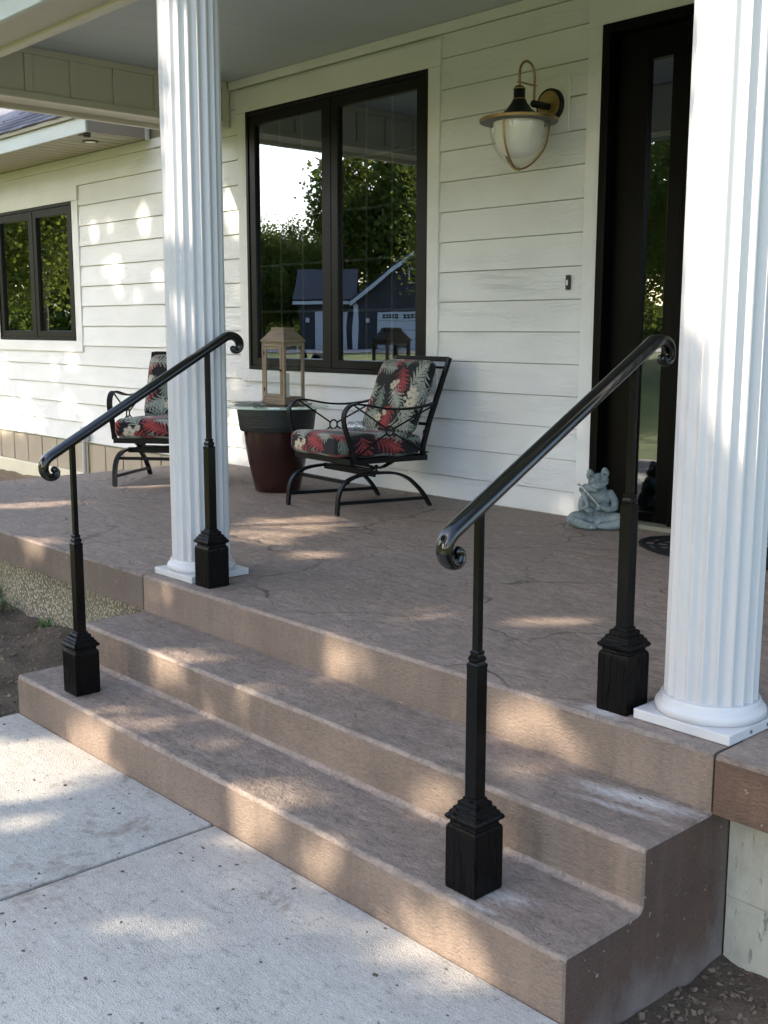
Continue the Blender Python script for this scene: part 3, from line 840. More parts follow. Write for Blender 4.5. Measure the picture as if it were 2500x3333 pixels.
# porch roof above (keeps the sun off the ceiling)
pr = MB(); pr.add([(-7.0, -0.35, 3.27), (3.3, -0.35, 3.27), (3.3, 3.1, 4.7), (-7.0, 3.1, 4.7), (-7.0, -0.35, 3.36), (3.3, -0.35, 3.36), (3.3, 3.1, 4.8), (-7.0, 3.1, 4.8)],
    [[0, 1, 2, 3], [4, 5, 6, 7], [0, 1, 5, 4], [1, 2, 6, 5], [2, 3, 7, 6], [3, 0, 4, 7]])
pr.add([(-6.98, -0.33, 3.27), (-6.98, 3.1, 3.27), (-6.98, 3.1, 4.7), (-6.9, -0.33, 3.27), (-6.9, 3.1, 3.27), (-6.9, 3.1, 4.7)], [[0, 1, 2], [3, 4, 5], [0, 1, 4, 3], [1, 2, 5, 4], [2, 0, 3, 5]])
pr.build('porch_roof', M['n_roof'], house)
MB().box(-7.0, 3.3, -0.34, 0.039, 3.262, 3.272).build('roof_soffit', M['beamwhite'], house)

# side eave with soffit, fascia, shingles
EY, EX, EZ = 2.250, -7.662, 2.866
eave = MB().box(-14.0, EX - 0.02, EY + 0.022, D + 0.0, EZ + 0.012, EZ + 0.05).build('eave', M['soffit'], house)
x = EX - 0.024; k = 0
while x > -13.9:
    w_ = 0.082
    MB().box(x - w_ + 0.004, x - 0.002, EY + 0.022, D - 0.001, EZ + (0.0 if k % 2 else 0.003), EZ + 0.0115, 0.0015).build('soffit_board', M['soffit'], eave); x -= w_; k += 1
MB().box(-14.0, EX, EY, EY + 0.021, EZ - 0.006, EZ + 0.124, 0.002).build('fascia_board', M['fascia'], eave)
MB().box(EX - 0.0195, EX - 0.001, EY + 0.0215, D - 0.004, EZ - 0.004, EZ + 0.128, 0.001).build('end_cap', M['endcap'], eave)
MB().box(EX - 0.001, EX + 0.032, D - 0.036, D - 0.006, EZ - 0.012, EZ + 0.14, 0.002).build('end_cap', M['trim'], eave)
MB().box(-14.0, EX + 0.004, EY - 0.022, EY + 0.03, EZ + 0.125, EZ + 0.165, 0.004).build('drip_edge', M['drip'], eave)
rl = MB(); rl.lathe([(0.070, 0.0), (0.075, -0.006), (0.058, -0.008)], 28, (-8.137, 2.547, EZ - 0.0005)); rl.build('recessed_light_ring', M['lampblack'], eave, smooth=40)
rl = MB(); rl.lathe([(0.057, -0.004), (0.05, -0.009), (0.001, -0.011)], 28, (-8.137, 2.547, EZ - 0.0005)); rl.build('recessed_light_lens', M['opal'], eave, smooth=40)
vt = MB(); vt.box(-7.90, -7.74, 2.300, 2.345, EZ - 0.012, EZ - 0.0005, 0.004)
vt.lathe([(0.035, 0.0), (0.03, -0.022), (0.012, -0.026)], 16, (-7.82, 2.345, EZ - 0.003)); vt.build('soffit_sensor', M['black_plastic'], eave, smooth=40)
slope = 0.62; L = math.hypot(1, slope); un = Vector((0, 1, slope)) / L; nrm_ = Vector((0, -slope, 1)) / L
rf = MB(); o0 = Vector((0, EY - 0.02, EZ + 0.166))
pts = [o0, o0 + un * 7.5]
rf.add([(-14, *p.yz) for p in pts] + [(EX + 0.02, *p.yz) for p in pts] + [(-14, *(p - nrm_ * 0.02).yz) for p in pts] + [(EX + 0.02, *(p - nrm_ * 0.02).yz) for p in pts],
       [[0, 1, 3, 2], [4, 5, 7, 6], [0, 1, 5, 4], [2, 3, 7, 6], [0, 2, 6, 4], [1, 3, 7, 5]])
roof = rf.build('roof', M['shingle'], house)
shp = MB().box(0, 0.288, 0, 0.20, 0.0, 0.013, 0.002).mesh('shingle', M['shingle'])
rs = random.Random(8); q = Matrix((Vector((1, 0, 0)), un, nrm_)).transposed().to_euler()
for row in range(20):
    xx = -10.3 + (row % 2) * 0.15
    while xx < EX - 0.27:
        p = o0 + un * (0.14 * row - 0.01 + rs.uniform(-0.004, 0.004)) + nrm_ * (0.003 + 0.0005 * (row % 2))
        sh = link('shingle', shp, roof, (xx, p.y, p.z), (q[0] - 0.05, 0, 0)); xx += 0.2935
    if xx < EX + 0.0: pass

# skirt boards and footing under the left wall
ft = MB(); ft.box(-14.0, -6.75, D - 0.035, D + 0.16, -0.95, -0.326, 0.01); ft.build('footing', M['cream'], house)
MB().box(-14.0, -6.75, D + 0.006, D + 0.011, -0.326, -0.021).build('skirt_backing', M['interior'], house)
x = -10.789 - 0.355 * 8
while x < -6.9:
    MB().box(x + 0.010, min(x + 0.347, -6.75), D - 0.012, D + 0.0055, -0.3255, -0.020, 0.003).build('skirt_panel', M['skirt'], house); x += 0.355
dp = MB(); dp.tube([(-9.02, D - 0.055, -0.75), (-9.02, D - 0.055, 0.02)], 0.022, 12); dp.box(-9.065, -8.975, D - 0.075, D - 0.008, 0.02, 0.16, 0.006)
dp.build('conduit', M['pvc'], house, smooth=40)

# ------------------------------------------------------------------ columns
def make_column():
    root = empty('porch_column')
    b = MB(); nf = 20; per = 9; R = 0.1365; zs = [0.075, 0.09, 2.0, 2.69, 2.705]
    ring = []
    for i in range(nf * per):
        f = (i % per) / per
        ring.append(R if f < 0.17 else R - 0.0115 * math.sin(math.pi * (f - 0.17) / 0.83) ** 0.8)
    n = nf * per
    vs = []; fs = []
    for z in zs:
        for i in range(n):
            a = 2 * math.pi * i / n; vs.append((ring[i] * math.cos(a), ring[i] * math.sin(a), z))
    for k in range(len(zs) - 1):
        for i in range(n): fs.append([k * n + i, k * n + (i + 1) % n, (k + 1) * n + (i + 1) % n, (k + 1) * n + i])
    b.add(vs, fs); b.build('shaft', M['column'], root, smooth=28)
    prof = [(0.157, 0.0325), (0.161, 0.038), (0.163, 0.046), (0.161, 0.056), (0.155, 0.064), (0.149, 0.067), (0.147, 0.073), (0.146, 0.081), (0.143, 0.085), (0.120, 0.086)]
    MB().lathe(prof, 64).build('base_ring', M['column'], root, smooth=50)
    MB().box(-0.161, 0.161, -0.161, 0.161, 0.0015, 0.0318, 0.0025, seg=2).build('plinth', M['column'], root)
    MB().lathe([(0.12, 2.692), (0.148, 2.693), (0.150, 2.704), (0.162, 2.712), (0.166, 2.726), (0.160, 2.737)], 64).build('capital_ring', M['column'], root, smooth=50)
    MB().box(-0.168, 0.168, -0.168, 0.168, 2.7375, 2.7755, 0.003).build('capital_block', M['column'], root)
    return root
col = make_column()
col.location = (-2.896, 0.2255, 0)
tag(col, 'white fluted column at the left end of the steps, behind the left handrail', 'column', 'white fluted porch columns')
col2 = copy_tree(col); col2.location = (-0.157, 0.2286, 0); col2.rotation_euler = (0, 0, math.pi)
tag(col2, 'large white fluted column at the right edge beside the front door', 'column', 'white fluted porch columns')
for yy in (-0.05, 0.045):
    s_ = MB(); s_.tube([(-0.1605, yy, 0.017), (-0.1640, yy, 0.017)], 0.0055, 12); s_.build('screw', M['screw'], col2)
col3 = copy_tree(col); col3.location = (-6.53, 0.2255, 0)
tag(col3, 'white fluted column at the far left corner of the porch', 'column', 'white fluted porch columns')

# ------------------------------------------------------------------ handrails
def make_handrail():
    root = empty('handrail')       # origin on the porch nosing line, x = 0 is the rail plane
    slope_a = math.atan(0.55)
    yz = []
    # lower scroll (integrated turn), built from the straight part outwards
    A = Vector((0, -0.647, 0.6500)); B = Vector((0, 0.206, 1.1190))
    def scroll(start, a0, a1, r0, k, n=46):
        pts = [start.copy()]; p = start.copy(); tot = a1 - a0
        for i in range(n):
            t = (i + 0.5) / n; a = a0 + tot * t; r = r0 * math.exp(-k * t)
            ds = abs(tot) / n * r
            p = p + Vector((0, math.cos(a), math.sin(a))) * ds; pts.append(p.copy())
        return pts
    low = scroll(A, math.pi + slope_a, rad(525), 0.066, 2.0)
    up = scroll(B, slope_a, rad(-255), 0.075, 2.1)
    mid = [A.lerp(B, i / 14) for i in range(1, 14)]
    path = low[::-1] + mid + up
    n = len(path)
    sc = []
    for i in range(n):
        e = min(i, n - 1 - i) / 44.0
        sc.append(1.0 if e > 1 else 0.60 + 0.40 * e)
    # moulded cap section: a across, b = up
    sec = [(-0.0265, 0.002), (-0.0255, 0.010), (-0.0200, 0.0165), (-0.010, 0.0200), (0.0, 0.0208), (0.010, 0.0200), (0.0200, 0.0165), (0.0255, 0.010), (0.0265, 0.002),
           (0.0235, -0.003), (0.0190, -0.0045), (0.0175, -0.010), (0.0140, -0.0155), (0.0080, -0.0175), (-0.0080, -0.0175), (-0.0140, -0.0155), (-0.0175, -0.010), (-0.0190, -0.0045), (-0.0235, -0.003)]
    b = MB(); b.sweep(path, sec, (1, 0, 0), scale=sc)
    rail = b.build('rail', M['iron'], root, smooth=38)
    for end in (path[0], path[-1]):
        e = MB(); bm = bmesh.new(); bmesh.ops.create_uvsphere(bm, u_segments=14, v_segments=10, radius=0.0165)
        bmesh.ops.scale(bm, vec=(1.05, 0.9, 0.9), verts=bm.verts); bmesh.ops.translate(bm, vec=end, verts=bm.verts); e.bm(bm)
        e.build('scroll_end', M['iron'], rail, smooth=60)
    for (py, pz) in ((-0.551, -0.356), (0.113, 0.0)):
        ztop = 0.6500 + (py + 0.647) * 0.55 - 0.010 - pz
        p = MB()
        p.sq([(0.0193, 0.262), (0.0193, 0.628), (0.0180, 0.630)], (0, py, pz))
        p.sq([(0.0200, 0.628), (0.0200, 0.637), (0.0160, 0.6405), (0.0150, 0.644), (0.0172, 0.648), (0.0172, 0.654), (0.0135, 0.660), (0.0125, 0.664), (0.0140, 0.667), (0.0140, 0.6715), (0.0105, 0.6745)], (0, py, pz))
        p.sq([(0.0097, 0.671), (0.0097, ztop)], (0, py, pz))
        post = p.build('post', M['ironpost'], root)
        q = MB()
        q.sq([(0.0545, 0.0012), (0.0555, 0.01), (0.0555, 0.172), (0.0545, 0.18), (0.052, 0.186), (0.048, 0.1884), (0.047, 0.1948), (0.049, 0.1988), (0.0545, 0.2012), (0.0582, 0.2056), (0.0585, 0.2108), (0.0555, 0.216), (0.0505, 0.2184), (0.05, 0.2244), (0.0465, 0.228), (0.043, 0.2292), (0.0425, 0.236), (0.037, 0.2392), (0.034, 0.24), (0.0335, 0.2516), (0.026, 0.2556), (0.024, 0.2568), (0.0235, 0.2636), (0.019, 0.264)], (0, py, pz))
        o = q.build('post_base', M['postbase'], root)
        bv = o.modifiers.new('bevel', 'BEVEL'); bv.width = 0.0016; bv.segments = 2; bv.limit_method = 'ANGLE'; bv.angle_limit = rad(50)
    return root
hr = make_handrail(); hr.location = (-0.392, 0, 0)
tag(hr, 'near black iron handrail with scroll ends on the right side of the steps', 'handrail', 'black handrails on the steps')
hr2 = copy_tree(hr); hr2.location = (-2.650, 0.008, 0)
tag(hr2, 'far black iron handrail with scroll ends in front of the left column', 'handrail', 'black handrails on the steps')

# ------------------------------------------------------------------ wall lantern beside the door
def wall_lamp():
    LY = D - 0.325; LX = -2.965; c = (LX, LY, 0)
    root = tag(empty('wall_lamp', (LX, D, 2.48)), 'black and brass barn-style lamp with white glass on the wall beside the door', 'wall lamp')
    off = Vector((LX, D, 2.48))
    def bld(b, name, mat, smooth=45, parent=None):
        b.v = [tuple(Vector(v) - off) for v in b.v]; return b.build(name, mat, parent or root, smooth=smooth)
    b = MB(); b.box(-3.095, -2.838, D - 0.022, D - 0.0035, 2.336, 2.662, 0.003); bld(b, 'mounting_block', M['trim'], None)
    b = MB(); b.box(-3.075, -2.858, D - 0.0255, D - 0.0225, 2.356, 2.642, 0.001); bld(b, 'block_face', M['trim'], None)
    def disc(r0, y0, r1, y1, name, mat):
        b = MB(); n = 40; vs = []; prof = [(0.001, y0), (r0 * 0.96, y0), (r0, y0 + 0.004), (r1, y1)]
        for r, y in prof:
            for q in range(n): vs.append((LX + r * math.cos(2 * math.pi * q / n), y, 2.50 + r * math.sin(2 * math.pi * q / n)))
        fs = [[k * n + q, k * n + (q + 1) % n, (k + 1) * n + (q + 1) % n, (k + 1) * n + q] for k in range(3) for q in range(n)] + [list(range(n))]
        b.add(vs, fs); return bld(b, name, mat)
    disc(0.098, D - 0.056, 0.098, D - 0.0258, 'backplate_ring', M['lampblack'])
    disc(0.083, D - 0.060, 0.083, D - 0.0565, 'backplate', M['brassplate'])
    b = MB(); b.tube([(LX, D - 0.0602, 2.49), (LX, D - 0.200, 2.49), (LX, D - 0.205, 2.49)], [0.021, 0.021, 0.016], 16); bld(b, 'arm', M['lampblack'])
    # brass loop in the plane that runs out from the wall
    RZ = 2.374
    y1, y2 = D - 0.190, LY
    ym = (y1 + y2) / 2; rr = (y1 - y2) / 2
    path = [Vector((LX, y1, 2.505)), Vector((LX, y1, 2.56)), Vector((LX, y1, 2.63))] + [Vector((LX, ym + rr * math.cos(a), 2.645 + 1.12 * rr * math.sin(a))) for a in [math.pi * k / 14 for k in range(1, 14)]] + [Vector((LX, y2, 2.63)), Vector((LX, y2, 2.575))]
    b = MB(); b.tube(path, 0.0075, 10); bld(b, 'loop', M['brass'])
    b = MB(); b.box(LX - 0.011, LX + 0.011, y2 - 0.018, y1 + 0.016, 2.592, 2.596, 0.001); bld(b, 'loop_bridge', M['brassplate'], None)
    b = MB(); b.lathe([(0.012, 0.575), (0.024, 0.572), (0.030, 0.560), (0.034, 0.556), (0.034, 0.500), (0.036, 0.498), (0.038, 0.494), (0.052, 0.470), (0.075, 0.440), (0.105, 0.415), (0.140, 0.396), (0.168, 0.387), (0.168, 0.384), (0.02, 0.392)], 48, (LX, LY, 2.0)); sh = bld(b, 'shade', M['lampblack'])
    b = MB(); b.lathe([(0.031, 0.562), (0.0355, 0.561), (0.0355, 0.554), (0.031, 0.553)], 32, (LX, LY, 2.0), cap=False); bld(b, 'shade_band', M['brass'], parent=sh)
    b = MB(); b.lathe([(0.035, 0.5015), (0.0385, 0.500), (0.0395, 0.495), (0.035, 0.494)], 32, (LX, LY, 2.0), cap=False); bld(b, 'shade_band', M['brass'], parent=sh)
    b = MB(); b.lathe([(0.165, 0.3885), (0.226, 0.3870), (0.232, 0.3835), (0.232, 0.3690), (0.2285, 0.3660)], 64, (LX, LY, 2.0), cap=False); bld(b, 'rim', M['brass'])
    b = MB(); b.lathe([(0.2280, 0.3665), (0.168, 0.3675), (0.05, 0.3680), (0.001, 0.3690)], 64, (LX, LY, 2.0), cap=False); bld(b, 'rim_underside', M['lampgrey'])
    g = [(0.148, 0.3665), (0.148, 0.33), (0.143, 0.29), (0.132, 0.25), (0.113, 0.215), (0.086, 0.188), (0.060, 0.174), (0.030, 0.169), (0.001, 0.168)]
    b = MB(); b.lathe(g, 48, (LX, LY, 2.0), cap=False); bld(b, 'globe', M['opal'])
    g2 = [(0.170, 0.3665), (0.170, 0.33), (0.164, 0.28), (0.150, 0.235), (0.128, 0.195), (0.100, 0.160), (0.068, 0.135), (0.035, 0.120), (0.001, 0.114)]
    b = MB(); b.lathe(g2, 48, (LX, LY, 2.0), cap=False); bld(b, 'outer_glass', M['clear'])
    for k in range(3):
        a = rad(-78 + 120 * k); pts = spline([(0.178, 0.368), (0.178, 0.33), (0.170, 0.27), (0.150, 0.215), (0.115, 0.165), (0.075, 0.128), (0.035, 0.107), (0.004, 0.101)] and
            [(LX + r * math.cos(a), LY + r * math.sin(a), 2.0 + z) for r, z in ((0.178, 0.368), (0.178, 0.33), (0.170, 0.27), (0.150, 0.215), (0.115, 0.165), (0.075, 0.128), (0.035, 0.107), (0.004, 0.101))], 5)
        b = MB(); b.tube(pts, 0.0062, 8); bld(b, 'cage_bar', M['brass'])
    b = MB(); b.lathe([(0.001, 0.090), (0.014, 0.092), (0.016, 0.100), (0.012, 0.110), (0.001, 0.112)], 20, (LX, LY, 2.0), cap=False); bld(b, 'finial', M['brass'])
wall_lamp()
db = MB().box(-0.0135, 0.0135, -0.020, 0.0, -0.044, 0.044, 0.003, seg=2).build('doorbell', M['black_plastic'], None, (-2.808, D - 0.0065, 1.447))
tag(db, 'small black doorbell with white button on the siding left of the door', 'doorbell')
MB().box(-0.0065, 0.0065, -0.0235, -0.0202, -0.018, 0.014, 0.0012).build('button', M['white_plastic'], db)

# ------------------------------------------------------------------ tropical cushions
INK = np.array([0.010, 0.010, 0.013])
def paint(U, V, seed, w, h):
    """tropical print evaluated at fabric coordinates (metres)"""
    r = np.random.default_rng(seed)
    Cc = np.tile(INK, (len(U), 1))
    def leaflet(p0, p1, wd, col, tip):
        d = p1 - p0; L_ = np.hypot(*d); d = d / L_
        s = ((U - p0[0]) * d[0] + (V - p0[1]) * d[1]) / L_
        bend = 0.10 * L_ * np.sin(np.clip(s, 0, 1) * np.pi) * tip
        q = (U - p0[0]) * (-d[1]) + (V - p0[1]) * d[0] - bend
        prof = wd * np.sqrt(np.clip(np.sin(np.clip(s, 0, 1) * np.pi * 0.93 + 0.12), 0, 1)) * (1 - 0.35 * np.clip(s, 0, 1))
        m = (s > 0) & (s < 1) & (np.abs(q) < prof)
        sh = 0.62 + 0.55 * np.clip(q[m] / (prof[m] + 1e-6), -1, 1) ** 2 + 0.18 * s[m]
        vein = np.abs(q[m]) < 0.12 * prof[m]
        c_ = col * sh[:, None]; c_[vein] *= 1.35
        Cc[m] = c_
    def frond(c, ang, L_, col, nl=9, spread=1.0, wd=0.0078):
        dirv = np.array([math.cos(ang), math.sin(ang)]); pr = np.array([-dirv[1], dirv[0]]); cv = r.uniform(-0.25, 0.25)
        for k in range(nl):
            t = (k + 0.6) / nl; base = c + dirv * L_ * t + pr * cv * L_ * t * t
            ln = L_ * 0.60 * math.sin(math.pi * (0.18 + 0.74 * t)) ** 0.8
            for sg in (-1, 1):
                a = ang + sg * spread * (1.05 - 0.55 * t) + cv * t
                leaflet(base, base + np.array([math.cos(a), math.sin(a)]) * ln, wd * (0.75 + 0.4 * math.sin(math.pi * t)), col * r.uniform(0.85, 1.15), -sg)
        a = ang + cv * 1.3; base = c + dirv * L_ + pr * cv * L_
        leaflet(base - dirv * 0.01, base + np.array([math.cos(a), math.sin(a)]) * L_ * 0.35, wd, col, 0)
        for t in np.linspace(0, 1, 26):
            b_ = c + dirv * L_ * t + pr * cv * L_ * t * t
            m = (U - b_[0]) ** 2 + (V - b_[1]) ** 2 < 0.0026 ** 2
            Cc[m] = col * 1.5
    def flower(c, R, col):
        ph = r.uniform(0, 6.28)
        for k in range(6):
            a = ph + k * 2 * math.pi / 6 + r.uniform(-.15, .15)
            pc = c + np.array([math.cos(a), math.sin(a)]) * R * 0.55
            dx = U - pc[0]; dy = V - pc[1]
            u_ = dx * math.cos(a) + dy * math.sin(a); v_ = -dx * math.sin(a) + dy * math.cos(a)
            e = (u_ / (R * 0.52)) ** 2 + (v_ / (R * 0.36)) ** 2
            m = e < 1 + 0.12 * np.sin(9 * np.arctan2(v_, u_))
            Cc[m] = col * (1.08 - 0.38 * e[m] + 0.06 * np.sin(v_[m] * 1500))[:, None]
        m = (U - c[0]) ** 2 + (V - c[1]) ** 2 < (R * 0.16) ** 2
        Cc[m] = np.array([0.25, 0.19, 0.08])
    GR = np.array([0.36, 0.39, 0.34]); GD = np.array([0.17, 0.215, 0.18]); RD = np.array([0.36, 0.055, 0.058]); CR = np.array([0.60, 0.54, 0.42])
    X = np.arange(-w * 1.05, w * 1.06, 0.136); Y = np.arange(-h * 1.05, h * 1.06, 0.136)
    cells = [(x_, y_) for x_ in X for y_ in Y]; r.shuffle(cells)
    for k, (x_, y_) in enumerate(cells):
        c = np.array([x_ + r.uniform(-.035, .035), y_ + r.uniform(-.035, .035)]); ang = r.uniform(0, 6.28)
        kind = (k * 2) % 5 if k % 8 else 1
        if kind in (0, 3): frond(c, ang, r.uniform(0.15, 0.21), GR, 7)
        elif kind == 1: frond(c, ang, r.uniform(0.15, 0.20), RD, 7)
        elif kind == 2: frond(c, ang, r.uniform(0.11, 0.15), GD, 5, 0.8, 0.011)
        else: frond(c, ang, r.uniform(0.13, 0.18), GR * 0.9, 6)
    for k, (x_, y_) in enumerate(cells):
        if k % 5 == 4:
            c = np.array([x_ + r.uniform(-.05, .05), y_ + r.uniform(-.05, .05)]); flower(c, r.uniform(0.032, 0.050), CR)
            for _ in range(2): flower(c + r.uniform(-.07, .07, 2), r.uniform(0.014, 0.022), CR * 0.95)
    return np.clip(Cc, 0, 1)
def cushion(name, hx, hy, hz, rd, seed, puff=0.25, n=150):
    """rounded cushion centred on the origin, half sizes hx hy hz"""
    bm = bmesh.new(); bmesh.ops.create_cube(bm, size=2.0)
    bmesh.ops.subdivide_edges(bm, edges=bm.edges, cuts=n, use_grid_fill=True)
    P = np.array([v.co for v in bm.verts]); N0 = P.copy()
    hs = np.array([hx, hy, hz]); Q = P * hs
    inner = np.clip(Q, -(hs - rd), hs - rd); dlt = Q - inner
    nrm = np.linalg.norm(dlt, axis=1); mx = np.abs(dlt).max(1)
    f = np.where(nrm > 1e-9, mx / np.maximum(nrm, 1e-9), 1.0)
    Q = inner + dlt * f[:, None]
    U = P[:, 0]; V = P[:, 1]
    edge = (1 - np.abs(U) ** 3.0) * (1 - np.abs(V) ** 3.0)
    Q[:, 2] *= (1 - puff) + puff * np.clip(edge, 0, 1) ** 0.6
    r = np.random.default_rng(seed)
    wr = np.zeros(len(Q))
    for _ in range(14):
        k = r.uniform(-26, 26, 2); wr += np.sin(Q[:, 0] * k[0] + Q[:, 1] * k[1] + r.uniform(0, 6.28)) * 0.0009
    Q[:, 2] += wr * np.sign(P[:, 2])
    # fabric coordinates: unfold the sides
    a = np.abs(P); fx = (a[:, 0] >= 0.9999) & (a[:, 2] < 0.9999); fy = (a[:, 1] >= 0.9999) & (a[:, 2] < 0.9999)
    FU = Q[:, 0].copy(); FV = Q[:, 1].copy()
    FU[fx] += np.sign(P[fx, 0]) * (hz - Q[fx, 2]); FV[fy] += np.sign(P[fy, 1]) * (hz - Q[fy, 2])
    colr = paint(FU, FV, seed, hx + hz, hy + hz)
    # piping along the seam
    sm = (np.abs(P[:, 2]) > 0.93) & (np.abs(P[:, 2]) < 0.97) & (fx | fy)
    colr[sm] = INK
    for v, q in zip(bm.verts, Q): v.co = q
    me = bpy.data.meshes.new(name); bm.to_mesh(me); bm.free()
    at = me.color_attributes.new('print', 'FLOAT_COLOR', 'POINT')
    at.data.foreach_set('color', np.concatenate([colr, np.ones((len(colr), 1))], 1).ravel())
    me.polygons.foreach_set('use_smooth', [True] * len(me.polygons)); me.materials.append(M['print'])
    return me

# ------------------------------------------------------------------ glider chairs (front = -y, origin on the floor under the seat)
def make_chair(seed):
    root = empty('patio_chair'); ph = M['chairframe']; Y0 = -0.38
    def S(s, z, x=0.0): return Vector((x, s + Y0, z))
    bar = [(-0.017, -0.0085), (0.017, -0.0085), (0.017, 0.0085), (-0.017, 0.0085)]
    wide = [(-0.020, -0.006), (0.020, -0.006), (0.022, 0.0), (0.020, 0.006), (-0.020, 0.006), (-0.022, 0.0)]
    thin = [(-0.011, -0.011), (0.011, -0.011), (0.011, 0.011), (-0.011, 0.011)]
    for sx in (-1, 1):
        x = sx * 0.287
        b = MB(); pts = [S(0.004, 0.004, x), S(0.008, 0.06, x)] + spline([S(0.012, 0.11, x), S(0.032, 0.165, x), S(0.080, 0.215, x), S(0.16, 0.243, x), S(0.27, 0.252, x), S(0.38, 0.250, x), S(0.47, 0.238, x), S(0.56, 0.205, x), S(0.635, 0.150, x), S(0.70, 0.085, x), S(0.755, 0.004, x)], 5)
        b.sweep(pts, bar, (1, 0, 0)); b.build('leg_arch', ph, root, smooth=40)
        b = MB(); b.sweep([S(0.018, 0.080, x), S(0.712, 0.058, x)], thin, (1, 0, 0)); b.build('leg_stretcher', ph, root)
        for s in (0.006, 0.752):
            MB().lathe([(0.013, 0.0), (0.014, 0.006), (0.012, 0.010)], 12, S(s, 0.0, x)).build('foot_cap', M['black_plastic'], root, smooth=40)
        # arm: one bent flat bar from the seat frame up, over and back to the back frame
        x = sx * 0.318
        pts = spline([S(0.110, 0.345, x), S(0.100, 0.40, x), S(0.082, 0.46, x), S(0.052, 0.535, x), S(0.036, 0.600, x), S(0.045, 0.655, x), S(0.085, 0.692, x), S(0.135, 0.700, x), S(0.22, 0.688, x), S(0.33, 0.668, x), S(0.46, 0.657, x), S(0.60, 0.661, x), S(0.70, 0.672, x), S(0.775, 0.687, x)], 5)
        b = MB(); b.sweep(pts, wide, (1, 0, 0)); arm = b.build('arm', ph, root, smooth=40)
        # crossed rods with a ring
        cx, cz = 0.395, 0.520
        def rod(p, q):
            b = MB(); d = (q - p).normalized(); b.tube([p, q], 0.0058, 8); b.build('cross_rod', ph, arm, smooth=60)
        C_ = S(cx, cz, x)
        for q in (S(0.120, 0.690, x), S(0.700, 0.360, x), S(0.125, 0.360, x), S(0.760, 0.672, x)):
            rod(C_ + (q - C_).normalized() * 0.028, q)
        b = MB(); b.tube([C_ + Vector((0, 0.030 * math.cos(a), 0.030 * math.sin(a))) for a in [2 * math.pi * k / 20 for k in range(20)]], 0.0058, 8, closed=True); b.build('ring', ph, arm, smooth=60)
        # back upright
        x = sx * 0.285
        b = MB(); b.sweep([S(0.690, 0.345, x), S(0.695, 0.40, x), S(0.745, 0.56, x), S(0.915, 0.975, x)], [(-0.014, -0.013), (0.014, -0.013), (0.014, 0.013), (-0.014, 0.013)], (1, 0, 0)); b.build('back_post', ph, root, smooth=30)
        b = MB(); b.sweep([S(0.775, 0.684, sx * 0.322), S(0.790, 0.686, sx * 0.29)], thin, (0, 0, 1)); b.build('arm_bracket', ph, root)
    b = MB()
    for p, q in ((S(0.098, 0.338, -0.318), S(0.098, 0.338, 0.318)), (S(0.70, 0.330, -0.30), S(0.70, 0.330, 0.30))):
        b.sweep([p, q], [(-0.019, -0.017), (0.019, -0.017), (0.019, 0.017), (-0.019, 0.017)], (0, 0, 1))
    for sx in (-1, 1): b.sweep([S(0.117, 0.336, sx * 0.308), S(0.712, 0.328, sx * 0.30)], [(-0.013, -0.015), (0.013, -0.015), (0.013, 0.015), (-0.013, 0.015)], (1, 0, 0))
    b.build('seat_frame', ph, root)
    MB().box(-0.286, 0.286, -0.26, 0.30, 0.334, 0.339).build('seat_sling', M['tie'], root)
    b = MB(); b.sweep([S(0.911, 0.966, -0.270), S(0.911, 0.966, 0.270)], [(-0.017, -0.012), (0.017, -0.012), (0.017, 0.012), (-0.017, 0.012)], (0, 0, 1)); b.build('back_rail', ph, root)
    b = MB(); b.sweep([S(0.885, 0.912, -0.270), S(0.885, 0.912, 0.270)], [(-0.008, -0.008), (0.008, -0.008), (0.008, 0.008), (-0.008, 0.008)], (0, 0, 1)); b.build('back_rail', ph, root)
    b = MB(); b.sweep([S(0.735, 0.545, -0.270), S(0.735, 0.545, 0.270)], [(-0.010, -0.008), (0.010, -0.008), (0.010, 0.008), (-0.010, 0.008)], (0, 0, 1)); b.build('back_rail', ph, root)
    # base cross bars, glider plates and bolts
    b = MB(); b.sweep([S(0.09, 0.206, -0.287), S(0.09, 0.206, 0.287)], thin, (0, 0, 1)); b.build('base_bar', ph, root)
    b = MB(); b.sweep([S(0.30, 0.247, -0.287), S(0.30, 0.247, 0.287)], [(-0.020, -0.007), (0.020, -0.007), (0.020, 0.007), (-0.020, 0.007)], (0, 0, 1)); b.build('base_bar', ph, root)
    for s, dz in ((0.335, 0.268), (0.385, 0.272)):
        b = MB(); b.box(-0.235, 0.235, s + Y0 - 0.016, s + Y0 + 0.016, dz - 0.003, dz + 0.003, 0.001); b.build('spring_plate', ph, root)
    for x in (-0.215, 0.215):
        for s in (0.322, 0.365):
            b = MB(); b.lathe([(0.004, -0.030), (0.012, -0.028), (0.013, -0.016), (0.006, -0.012), (0.006, 0.008), (0.013, 0.010), (0.011, 0.020), (0.003, 0.024)], 12, S(s, 0.272, x)); b.build('bolt', ph, root, smooth=40)
        b = MB(); b.sweep([S(0.24, 0.325, x), S(0.34, 0.276, x)], [(-0.02, -0.004), (0.02, -0.004), (0.02, 0.004), (-0.02, 0.004)], (1, 0, 0)); b.build('seat_support', ph, root)
        b = MB(); b.sweep([S(0.53, 0.320, x), S(0.415, 0.276, x), S(0.36, 0.276, x)], [(-0.02, -0.004), (0.02, -0.004), (0.02, 0.004), (-0.02, 0.004)], (1, 0, 0)); b.build('seat_support', ph, root)
    link('seat_cushion', cushion('seat_cushion', 0.288, 0.345, 0.078, 0.050, seed, 0.16), root, (0, -0.025, 0.424), (rad(-2.0), 0, 0))
